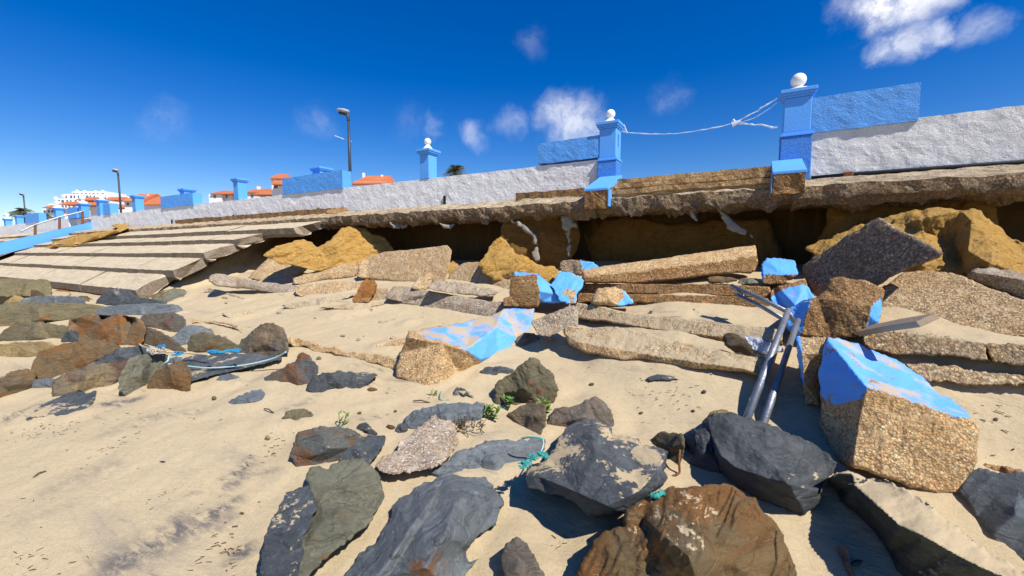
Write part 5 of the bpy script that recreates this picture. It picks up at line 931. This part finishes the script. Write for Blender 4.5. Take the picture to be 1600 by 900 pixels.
A([(385, 455), (400, 420), (440, 380), (500, 400), (510, 460), (440, 472)], 'slate', 'small dark stone wedged left of the orange faced block', seed=114, n=18, B=.06)
A([(448, 420), (450, 360), (458, 325), (520, 308), (620, 300), (740, 296), (830, 310), (870, 335), (890, 362), (888, 400), (880, 430), (868, 468), (810, 480), (760, 482), (690, 465), (600, 462), (500, 462), (455, 440)], 'orange_face', 'squared boulder with bright orange front face in the left heap', seed=115, n=50, tilt=30, k=.3, inn=Z('A', [(470, 335, .1), (630, 350, -.08), (860, 345, -.0), (830, 315, .2), (640, 305, .2)]))
A([(-40, 560), (-40, 480), (0, 480), (120, 460), (230, 460), (300, 470), (352, 490), (320, 530), (260, 552), (100, 553), (0, 562)], 'ochre_rock', 'pale ochre rounded rock at the left edge above the brown boulder', seed=116, n=34)
A([(208, 680), (215, 630), (230, 570), (260, 530), (300, 502), (370, 485), (450, 470), (540, 460), (630, 453), (700, 470), (735, 505), (700, 540), (620, 560), (540, 602), (480, 640), (400, 665), (330, 688), (260, 690)], 'brown', 'large smooth brown boulder in the middle of the left heap', seed=117, n=50, B=.16)
A([(858, 430), (868, 395), (892, 370), (930, 373), (985, 390), (1030, 410), (1100, 460), (1152, 516), (1080, 520), (940, 482), (890, 462)], 'mixed', 'slanting brown grey slab rock right of the orange faced block', seed=118, B=.07)
A([(1055, 450), (1080, 425), (1120, 398), (1160, 362), (1200, 355), (1240, 358), (1312, 385), (1330, 412), (1260, 430), (1210, 450), (1190, 500), (1130, 485)], 'slate_blue', 'blue grey stone with a dark lower face left of the two tan boulders', seed=119, B=.08)
A([(1190, 505), (1195, 440), (1210, 415), (1290, 402), (1350, 415), (1400, 438), (1450, 462), (1492, 482), (1490, 520), (1400, 530), (1320, 535), (1250, 525)], 'olive', 'long tan boulder tied with blue net rope', seed=120, B=.10)
rk('B', [(292, 195), (300, 150), (312, 120), (350, 95), (375, 75), (400, 48), (430, 30), (470, 21), (510, 25), (542, 38), (570, 62), (588, 92), (600, 140), (600, 185), (580, 215), (555, 235), (500, 246), (450, 235), (400, 222), (340, 214), (305, 212)], 'mixed', 'big round brown and grey boulder holding the pale rope end', 32, .16, .3, 50, 121)
A([(-40, 830), (-40, 720), (0, 690), (50, 655), (100, 640), (150, 635), (212, 640), (212, 690), (195, 740), (120, 770), (60, 790), (0, 808)], 'brown', 'brown rock at the left edge at the bottom of the heap', seed=122, n=40)
A([(190, 748), (185, 715), (200, 698), (280, 688), (370, 690), (360, 755), (300, 752), (250, 754)], 'slate_blue', 'low dark stone in the gap beside the brown left edge rock', seed=123, n=20, B=.05)
A([(540, 625), (570, 600), (640, 560), (700, 530), (750, 505), (800, 492), (860, 484), (905, 488), (938, 505), (930, 542), (870, 560), (800, 590), (760, 610), (650, 615)], 'slate', 'dark blue slate lying behind the ochre and purple patched boulder', seed=124, n=40, B=.08)
A([(345, 785), (340, 740), (350, 700), (390, 668), (440, 640), (500, 622), (560, 606), (640, 600), (700, 590), (760, 585), (795, 595), (780, 640), (750, 672), (700, 715), (640, 750), (600, 768), (560, 762), (500, 765), (430, 772), (390, 796)], 'ochre_mix', 'large ochre and purple patched boulder at the front of the left heap', seed=125, n=56, B=.14, k=.6)
A([(752, 695), (765, 650), (790, 610), (820, 575), (860, 552), (910, 542), (960, 540), (1040, 552), (1038, 590), (1028, 612), (980, 660), (950, 695), (920, 722), (880, 745), (850, 768), (820, 776), (785, 775), (762, 745)], 'green', 'upright oval grey stone with tan left side at the front of the left heap', seed=126, n=44, B=.13, tilt=35)
A([(930, 725), (955, 680), (990, 642), (1040, 610), (1100, 590), (1130, 588), (1162, 602), (1186, 650), (1186, 710), (1180, 752), (1150, 766), (1080, 762), (1000, 756), (950, 762)], 'brown', 'rounded dark brown stone right of the upright oval stone', seed=127, n=40, B=.13, tilt=35)
A([(180, 930), (200, 895), (260, 860), (320, 825), (380, 800), (430, 782), (470, 770), (530, 766), (582, 772), (570, 830), (530, 865), (480, 892), (440, 905), (300, 905), (200, 935)], 'slate_sand', 'flat grey slab nearly buried in sand in front of the left heap', seed=128, n=44, B=.03, T=.1, tilt=70, k=.3, flat=.02)
A([(1158, 600), (1165, 568), (1200, 550), (1280, 540), (1400, 536), (1560, 536), (1700, 548), (1730, 565), (1660, 585), (1560, 610), (1480, 630), (1350, 655), (1250, 682), (1190, 702), (1186, 650)], 'slate_sand', 'wide flat stone under the pale blue rope', seed=129, n=50, B=.04, T=.15, tilt=66, k=.3, flat=.05)
A([(1036, 602), (1050, 570), (1090, 552), (1130, 552), (1152, 575), (1130, 600), (1080, 610)], 'slate_blue', 'small blue grey stone between the oval stone and the knotted blue rope', seed=130, n=20, B=.06)
# scattered
rk('B', [(425, 402), (460, 365), (500, 330), (570, 296), (640, 262), (652, 240), (660, 216), (700, 207), (742, 230), (770, 265), (792, 300), (786, 335), (745, 362), (722, 415), (670, 422), (625, 402), (550, 400), (470, 410)], 'slate_rust', 'pointed rock with brown right part and a dark knob left of the jagged black slate', 45, .08, .2, 44, 131)
rk('B', [(718, 440), (722, 405), (740, 372), (780, 342), (830, 330), (900, 322), (1000, 325), (1100, 330), (1158, 345), (1120, 380), (1070, 420), (1005, 465), (940, 470), (870, 446), (820, 462), (760, 462)], 'slate', 'jagged black slate with sloping right side on open sand left of the sandy blue slab', 42, .08, .2, 54, 132, amp=.04, strat=35)
rk('B', [(138, 402), (155, 370), (182, 345), (240, 336), (285, 350), (306, 378), (260, 390), (200, 402)], 'slate_blue', 'small blue grey stone in the sand right of the rounded dark brown stone', 45, .04, .1, 22, 133)
rk('B', [(225, 512), (250, 495), (300, 470), (350, 450), (400, 438), (438, 436), (460, 465), (445, 492), (400, 508), (330, 520), (270, 525)], 'slate_blue', 'flat blue grey stone half buried alone in the open sand', 55, .03, .1, 26, 134, flat=.02)
rk('B', [(198, 492), (230, 472), (270, 466), (290, 476), (250, 488)], 'slate_blue', 'tiny flat grey stone touching the lone flat blue grey stone', 60, .01, .05, 12, 135, name='pebble')
rk('B', [(500, 648), (540, 622), (578, 605), (590, 572), (630, 562), (690, 556), (742, 572), (750, 590), (778, 602), (730, 635), (690, 652), (640, 658), (570, 650)], 'olive', 'flat olive stone half buried in open sand above the rust patched boulder', 58, .03, .1, 30, 136)
rk('B', [(1060, 425), (1075, 416), (1140, 422), (1162, 435), (1110, 442)], 'brown', 'tiny brown stone under the tip of the jagged black slate', 60, .01, .04, 12, 137, name='pebble', flat=.012)
rk('B', [(880, 480), (920, 472), (965, 482), (930, 502), (890, 498)], 'olive', 'tiny flat olive chip in sand below the jagged black slate', 65, .01, .04, 12, 138, name='pebble')
rk('D', [(436, 382), (450, 358), (500, 342), (570, 345), (630, 362), (640, 370), (570, 375), (510, 372), (465, 378), (450, 368)], 'slate', 'thin curved dark shard lying on the bright sand below the buckled slab', 65, .012, .03, 24, 139, name='shard', amp=.005, flat=.012)

def filler(pts):
    for i, (px, py, w, h, m, lb) in enumerate(pts):
        rg = random.Random(i * 7 + 1); q = [(px + w * math.cos(a) * rg.uniform(.8, 1.1), py + h * math.sin(a) * rg.uniform(.75, 1.1)) for a in [k * math.tau / 9 for k in range(9)]]
        relief('small_stone', lb, 'stone', q, M[m], tilt=42, B=w * .0045, T=w * .008, n=16, seed=200 + i, sink=.004, conform=True, ledge=.004, fac=6)
filler([(196, 536, 9, 6, 'slate_blue', 'small grey stone under the right end of the orange faced block'), (60, 505, 12, 6, 'mud', 'small dark stone under the middle of the longest brown grey boulder'),
        (24, 546, 14, 6, 'slate', 'small dark stone between the ochre rock and the left edge brown rock'), (128, 470, 12, 5, 'olive', 'small olive stone beside the bright orange stone'),
        (300, 515, 12, 6, 'mud', 'small brown stone between the purple topped stone and the blue grey stone'), (366, 556, 9, 5, 'slate', 'small black stone under the left side of the round boulder'),
        (455, 572, 10, 5, 'brown', 'small brown stone right of the round boulder in sand'), (720, 612, 6, 4, 'slate_blue', 'tiny grey stone in the sand between the sandy blue slab and the flat dark stone'),
        (1590, 738, 10, 6, 'agg_brown', 'brown lump at the right edge above the smooth dark rock'), (1010, 700, 8, 5, 'slate', 'tiny dark stone behind the brown grey stone near the black slate'),
        (610, 668, 9, 5, 'mud', 'tiny brown black stone above the speckled dark rock'), (1340, 880, 13, 8, 'slate', 'small black stone in shade beside the upright splinter stone')])

rg = random.Random(77)
for i in range(34):
    px = rg.uniform(330, 1190); py = rg.uniform(452, 560) if px > 640 else rg.uniform(448, 530); w = rg.uniform(2.5, 7); h = w * rg.uniform(.4, .7)
    q = [(px + w * math.cos(a) * rg.uniform(.7, 1.15), py + h * math.sin(a) * rg.uniform(.7, 1.1)) for a in [k * math.tau / 6 for k in range(6)]]
    relief('concrete_chip', 'small chip of pebble concrete lying in the sand among the broken slabs', 'concrete chip', q, M['agg' if i % 3 else 'grey_conc'], tilt=42, B=w * .004, T=w * .008, n=9, seed=300 + i, sink=.002, conform=True, fac=3, rnd=0, group='chips of broken concrete in the sand')

for i, (px, py) in enumerate([(700, 645), (562, 645), (618, 642), (884, 802), (902, 850), (806, 765), (868, 884), (1002, 645), (950, 622), (1083, 642), (486, 604), (524, 622), (1246, 842), (612, 772), (596, 726), (1583, 702), (1556, 655), (334, 622), (418, 684), (378, 802), (254, 722), (104, 704), (64, 824), (862, 742), (818, 786), (1100, 612), (925, 600), (498, 560), (560, 530), (690, 478), (1215, 800), (1262, 880)]):
    rg = random.Random(i + 500); w = rg.uniform(2, 5.5) * (py / 700); h = w * rg.uniform(.45, .75)
    q = [(px + w * math.cos(a) * rg.uniform(.8, 1.15), py + h * math.sin(a) * rg.uniform(.8, 1.1)) for a in [k * math.tau / 7 for k in range(7)]]
    relief('pebble', 'small pebble lying loose on the open sand', 'pebble', q, M[('slate', 'mixed', 'olive', 'agg_pale', 'brown')[i % 5]], tilt=45, B=w * .0028, T=w * .005, n=9, seed=500 + i, sink=.001, conform=True, fac=3, rnd=1, group='loose pebbles on the sand', jag=.004)

# ================================================================== RAILS, PLANK, ROPES, PLANTS, LITTER
rails = empty('fallen_handrail', PG(1185, 655), 'fallen galvanised double handrail leaning across the rubble onto the black slate', 'handrail')
def rt(mb, nm='tube', mat='steel', sm=True):
    o = mb.build(nm, M[mat], rails, smooth=sm); o.location = -rails.location; return o
a0 = PY(1232, 484, 3.75); a1 = PG(1164, 662) + Vector((0, 0, .0)); b0 = PY(1247, 500, 3.85); b1 = PG(1188, 676)
rt(MB().tube([a0, a0.lerp(a1, .33), a0.lerp(a1, .34), a1], [.021, .021, .024, .024], 14)); rt(MB().tube([b0, b0.lerp(b1, .5), b0.lerp(b1, .51), b1], [.020, .020, .023, .023], 14))
c0 = PY(1144, 447, 4.25); d0 = PY(1149, 458, 4.2)
rt(MB().tube([PY(1143, 446, 4.25), PY(1190, 467, 4.02), PY(1230, 487, 3.76)], .017, 12)); rt(MB().tube([PY(1152, 461, 4.2), PY(1190, 479, 4.02), PY(1226, 500, 3.78)], .017, 12))
rt(MB().tube(smoothpts([PY(1146, 450, 4.22), PY(1152, 455, 4.18), PY(1160, 461, 4.17), PY(1165, 472, 4.17)], 4), .012, 8), 'bracket')
rt(MB().tube([PY(1231, 486, 3.74), PY(1236, 492, 3.73), PY(1240, 503, 3.74)], .014, 12), 'bracket')
pa, pb_ = PY(1352, 517, 3.62), PY(1450, 500, 3.18); ud = (pb_ - pa).normalized(); vd = ud.cross(Vector((0, 0, 1))).normalized(); vd = (vd * -1 if vd.y < 0 else vd) + Vector((0, 0, .55)); vd.normalize(); wd = ud.cross(vd).normalized() * (1 if ud.cross(vd).z > 0 else -1)
q = []
for cc, tw in ((pa, 0), (pa.lerp(pb_, .5), .004), (pb_, 0)):
    q += [cc + vd * s1 * .055 + wd * (s2 * .018 + tw) for s1, s2 in ((-1, -1), (1, -1), (1, 1), (-1, 1))]
pl = mobj('wooden_plank', q, [(i + j, i + (j + 1) % 4, i + 4 + (j + 1) % 4, i + 4 + j) for i in (0, 4) for j in range(4)] + [(3, 2, 1, 0), (8, 9, 10, 11)], M['wood'], loc=pa); bevel(pl, .004, 2)
tag(pl, 'weathered grey wooden plank sticking out from under the big brown block', 'plank')
pb = relief('plastic_bag', 'crumpled clear plastic sheet caught between the dark leaning stone and the metal rails', 'plastic sheet', Z('D', [(1045, 98), (1080, 100), (1150, 112), (1210, 135), (1250, 160), (1290, 165), (1300, 200), (1240, 205), (1200, 222), (1160, 200), (1110, 185), (1075, 140)]), M['plastic'], Y=3.5, tilt=50, B=.04, T=.03, n=36, amp=.05, freq=12, seed=142, k=.5)
def rope(name, label, pts, r, mat, th=.0, parent=None, sub='strand', wig=0, seed=1, cat='rope'):
    rg = random.Random(seed); pts = [P(px, py, ghit(px, py, dz)) for px, py, dz in pts]
    p = smoothpts(pts, 6)
    if wig: p = [q + Vector((rg.uniform(-1, 1), rg.uniform(-1, 1), rg.uniform(-.5, 1))) * wig for q in p]
    if parent is None:
        o = empty(name, pts[0], label, cat)
    else: o = parent
    c = MB().tube(p, r, 7).build(sub, M[mat], o, smooth=True); c.location = -o.location; return o
def frp(k, pts): ox, oy, s = FRM[k]; return [(ox + p[0] / s, oy + p[1] / s, p[2] if len(p) > 2 else .03) for p in pts]
def tangle(parent, c, r, mat, n=10, rad=.008, seed=1, sub='frayed_knot'):
    rg = random.Random(seed); mb = MB()
    for k in range(n):
        pts = [c + Vector((rg.gauss(0, 1), rg.gauss(0, 1), abs(rg.gauss(0, .5)))) * r * .5 for _ in range(5)]; mb.tube(smoothpts(pts, 4), rad * .7, 5)
    o = mb.build(sub, M[mat], parent); o.location = -parent.location
rp1 = rope('tangled_rope', 'tangled blue and tan net rope strung over the stones of the left heap', frp('A', [(870, 470, .18), (900, 488, .18), (960, 500, .22), (1000, 515, .2), (1050, 520, .2), (1180, 528, .15), (1310, 540, .15)]), .009, 'rope_sand')
rope('', '', frp('A', [(1310, 525, .22), (1350, 525, .25), (1400, 520, .25), (1480, 515, .22)]), .014, 'rope_blue', parent=rp1, wig=.008)
rope('', '', frp('A', [(930, 495, .28), (935, 520, .25), (960, 535, .25), (1000, 520, .25), (1010, 495, .25)]), .011, 'rope_blue', parent=rp1, wig=.008, seed=2)
for (x, y, dz, r, m, n) in [(1330, 522, .25, .035, 'rope_blue', 12), (1468, 515, .25, .045, 'rope_blue', 14), (1010, 490, .28, .035, 'rope_blue', 12), (985, 522, .25, .07, 'rope_sand', 12), (960, 520, .25, .06, 'rope_pale', 8), (1100, 538, .2, .05, 'rope_blue', 6)]:
    q = frp('A', [(x, y)])[0]; tangle(rp1, P(q[0], q[1], ghit(q[0], q[1], dz)), r, m, n, seed=x)
rope('long_rope', 'long pale blue rope curving right across the flat stone to the round boulder', [(264, 556, .18), (262, 564, .15), (256, 569, .12), (275, 569, .10), (300, 573, .08), (330, 575, .08), (370, 572, .08), (400, 567, .10), (430, 559, .14), (447, 550, .22)], .008, 'rope_pale')
rp3 = rope('teal_rope', 'frayed teal rope knotted between the smooth slab rock and the sand strewn slate', frp('H', [(50, 208, .2), (90, 202, .22), (130, 204, .22), (155, 212, .2)]),   .005, 'rope_teal')
rope('', '', frp('H', [(155, 212, .2), (158, 235, .2), (150, 262, .2), (140, 285, .22)]),   .004, 'rope_pale', parent=rp3, seed=3)
for (x, y, r, n) in [(150, 292, .03, 16), (110, 305, .03, 14), (75, 335, .028, 12), (55, 355, .02, 6), (170, 305, .015, 4)]:
    q = frp('H', [(x, y)])[0]; tangle(rp3, P(q[0], q[1], ghit(q[0], q[1], .24)), r, 'rope_teal', n, .0045, seed=x)
rope('thin_rope', 'thin teal cord trailing over the sand from the corner of the sandy blue slab', frp('C', [(358, 445, .02), (350, 470, .02), (352, 495, .015), (375, 505, .012), (400, 500, .012), (440, 510, .006), (520, 518, .004), (600, 515, .004)]), .0035, 'rope_teal')
rope('teal_scrap', 'tiny teal rope scrap on top of the huge orange brown boulder', frp('H', [(705, 500, .32), (720, 492, .33), (740, 484, .33), (755, 488, .33)]), .010, 'rope_teal', wig=.01)
rope('rusty_rod', 'short rusty iron rod with a hooked foot standing beside the thin blue shard', frp('H', [(840, 265, .12), (835, 320, .08), (838, 370, .03), (830, 385, .02), (800, 398, .015)]), .006, 'rustm', cat='metal rod', sub='rod')
def plant(px, py, label, n=16, L=.09, seed=1, grass=False):
    rg = random.Random(seed); c = PG(px, py); o = empty('beach_plant', c, label, 'plant')
    for st in range(3 if not grass else 2):
        mb = MB(); b = Vector((rg.uniform(-.03, .03), rg.uniform(-.02, .02), 0)); top = b + Vector((rg.uniform(-.03, .03), rg.uniform(-.03, .03), L))
        mb.tube([b, b.lerp(top, .5) + Vector((.005, 0, 0)), top], .003, 5); mb.build('stem', M['leaf'], o)
        lf = MB()
        for k in range(n):
            u = rg.uniform(.25, 1); p = b.lerp(top, u); az = rg.uniform(0, 6.28); d = Vector((math.cos(az), math.sin(az), rg.uniform(.1, 1.1))).normalized() * L * rg.uniform(.35, .6); s_ = d.cross(Vector((0, 0, 1))).normalized() * L * .11; nn = s_.cross(d).normalized() * L * .05
            m = p + d * .55; lf.add([p, m - s_, p + d, m + s_, m + nn, m - nn], [(0, 1, 4), (1, 2, 4), (2, 3, 4), (3, 0, 4), (0, 5, 1), (1, 5, 2), (2, 5, 3), (3, 5, 0)])
        lf.build('leaves', M['leaf'], o)
plant(766, 658, 'low green succulent plant alone on sand left of the reddish stone', 16, .10, 2)
plant(793, 640, 'green succulent plant under the left foot of the peaked olive boulder', 14, .09, 3)
plant(855, 652, 'green succulent plant squeezed between the reddish stone and the purple grey rock', 14, .11, 4)
plant(532, 668, 'single pale green sprig rising behind the rust patched boulder', 5, .10, 5, True)
plant(678, 618, 'tiny green sprig under the front edge of the sandy blue slab', 8, .04, 6)
# root mat beside the pink pebble chunk
rg = random.Random(5); c = PG(725, 668); rm = MB()
for k in range(60):
    p = c + Vector((rg.gauss(0, .07), rg.gauss(0, .05), 0)); q = p + Vector((rg.gauss(0, .05), rg.gauss(0, .05), rg.uniform(.01, .07))); rm.tube([p, p.lerp(q, .5) + Vector((0, 0, .02)), q], .003, 4)
tag(rm.build('dry_roots', M['weed'], loc=c), 'tangle of dry brown roots beside the pink pebble chunk', 'dry roots')
# twigs one can count
for i, (px, py, qx, qy, lb) in enumerate([(413, 640, 428, 647, 'thin dark twig in open sand left of the flat olive stone'), (646, 628, 672, 631, 'curled brown seaweed scrap in front of the sandy blue slab'), (52, 748, 72, 738, 'dark curved twig on the open sand at the far left')]):
    a = PG(px, py); b = PG(qx, qy); o = MB().tube([a + Vector((0, 0, .008)), a.lerp(b, .45) + Vector((0, 0, .02)), b + Vector((0, 0, .008))], .005, 6).build('twig', M['weed'], loc=a); tag(o, lb, 'twig')
# seaweed crumbs strewn over the sand
mb = MB(); rg = random.Random(8)
cl_ = [(200, 690, 90, 45, 150), (60, 665, 70, 18, 90), (290, 790, 60, 40, 70), (60, 880, 60, 20, 60), (390, 870, 50, 30, 70), (440, 710, 30, 20, 50), (1050, 620, 60, 40, 50), (900, 850, 60, 30, 40), (640, 605, 80, 15, 30), (240, 760, 220, 110, 170), (700, 520, 400, 90, 90), (470, 690, 50, 30, 40), (1560, 640, 50, 50, 20)]
for (x, y, sx, sy, n) in cl_:
    for k in range(n):
        px = x + rg.gauss(0, sx * .6); py = y + rg.gauss(0, sy * .6)
        if not (-20 < px < 1620 and 480 < py < 920): continue
        p = PG(px, py); L = rg.uniform(.004, .018); az = rg.gauss(.5, .6); d = Vector((math.cos(az), math.sin(az), rg.uniform(-.1, .2))) * L; s_ = Vector((-math.sin(az), math.cos(az), 0)) * rg.uniform(.001, .003); u = Vector((0, 0, .003))
        mb.add([p - d - s_, p + d - s_, p + d + s_, p - d + s_, p - d * .6 + u, p + d * .6 + u], [(0, 1, 5, 4), (2, 3, 4, 5), (1, 2, 5), (3, 0, 4), (0, 3, 2, 1)])
tag(mb.build('seaweed_crumbs', M['weed']), 'dry seaweed crumbs strewn over the sand', 'seaweed', kind='stuff')

# sand drifted up against everything that rests on it
from mathutils.kdtree import KDTree
cp = []
for o in C.objects:
    if o.type == 'MESH' and o.name.split('.')[0] in ('boulder', 'pebble_chunk', 'blue_topped_block', 'painted_slab', 'broken_beam', 'sagging_slab', 'concrete_wedge', 'round_stone', 'slab_edge', 'broken_slab', 'flat_fragment', 'buried_kerb', 'thin_block', 'painted_block', 'pebble_lump', 'broken_bar'):
        n_ = len(o.data.vertices); a_ = np.empty(n_ * 3); o.data.vertices.foreach_get('co', a_); a_ = a_.reshape(-1, 3) + np.array(o.location)
        g_ = a_[:, 2] - gh(a_[:, 0], a_[:, 1]); a_ = a_[np.abs(g_) < .035]; cp.append(a_[::2])
cp = np.vstack(cp); kd = KDTree(len(cp))
for i_, p_ in enumerate(cp): kd.insert((p_[0], p_[1], 0), i_)
kd.balance()
near_ = np.where((gv[:, 0] > -12) & (gv[:, 0] < 3.6) & (gv[:, 1] > .5) & (gv[:, 1] < 5.6))[0]
dd = np.array([kd.find((gv[i_, 0], gv[i_, 1], 0))[2] for i_ in near_])
amp_ = .5 + .8 * fbm2(gv[near_, 0] * 2.3, gv[near_, 1] * 2.3, 97, 3)
gv[near_, 2] += .032 * np.clip(amp_, 0, 1.2) * np.exp(-(dd / .075) ** 2) - .010 * np.exp(-((dd - .2) / .09) ** 2)
me_ = go.data; ga = gv.copy(); me_.vertices.foreach_set('co', ga.ravel()); me_.update()
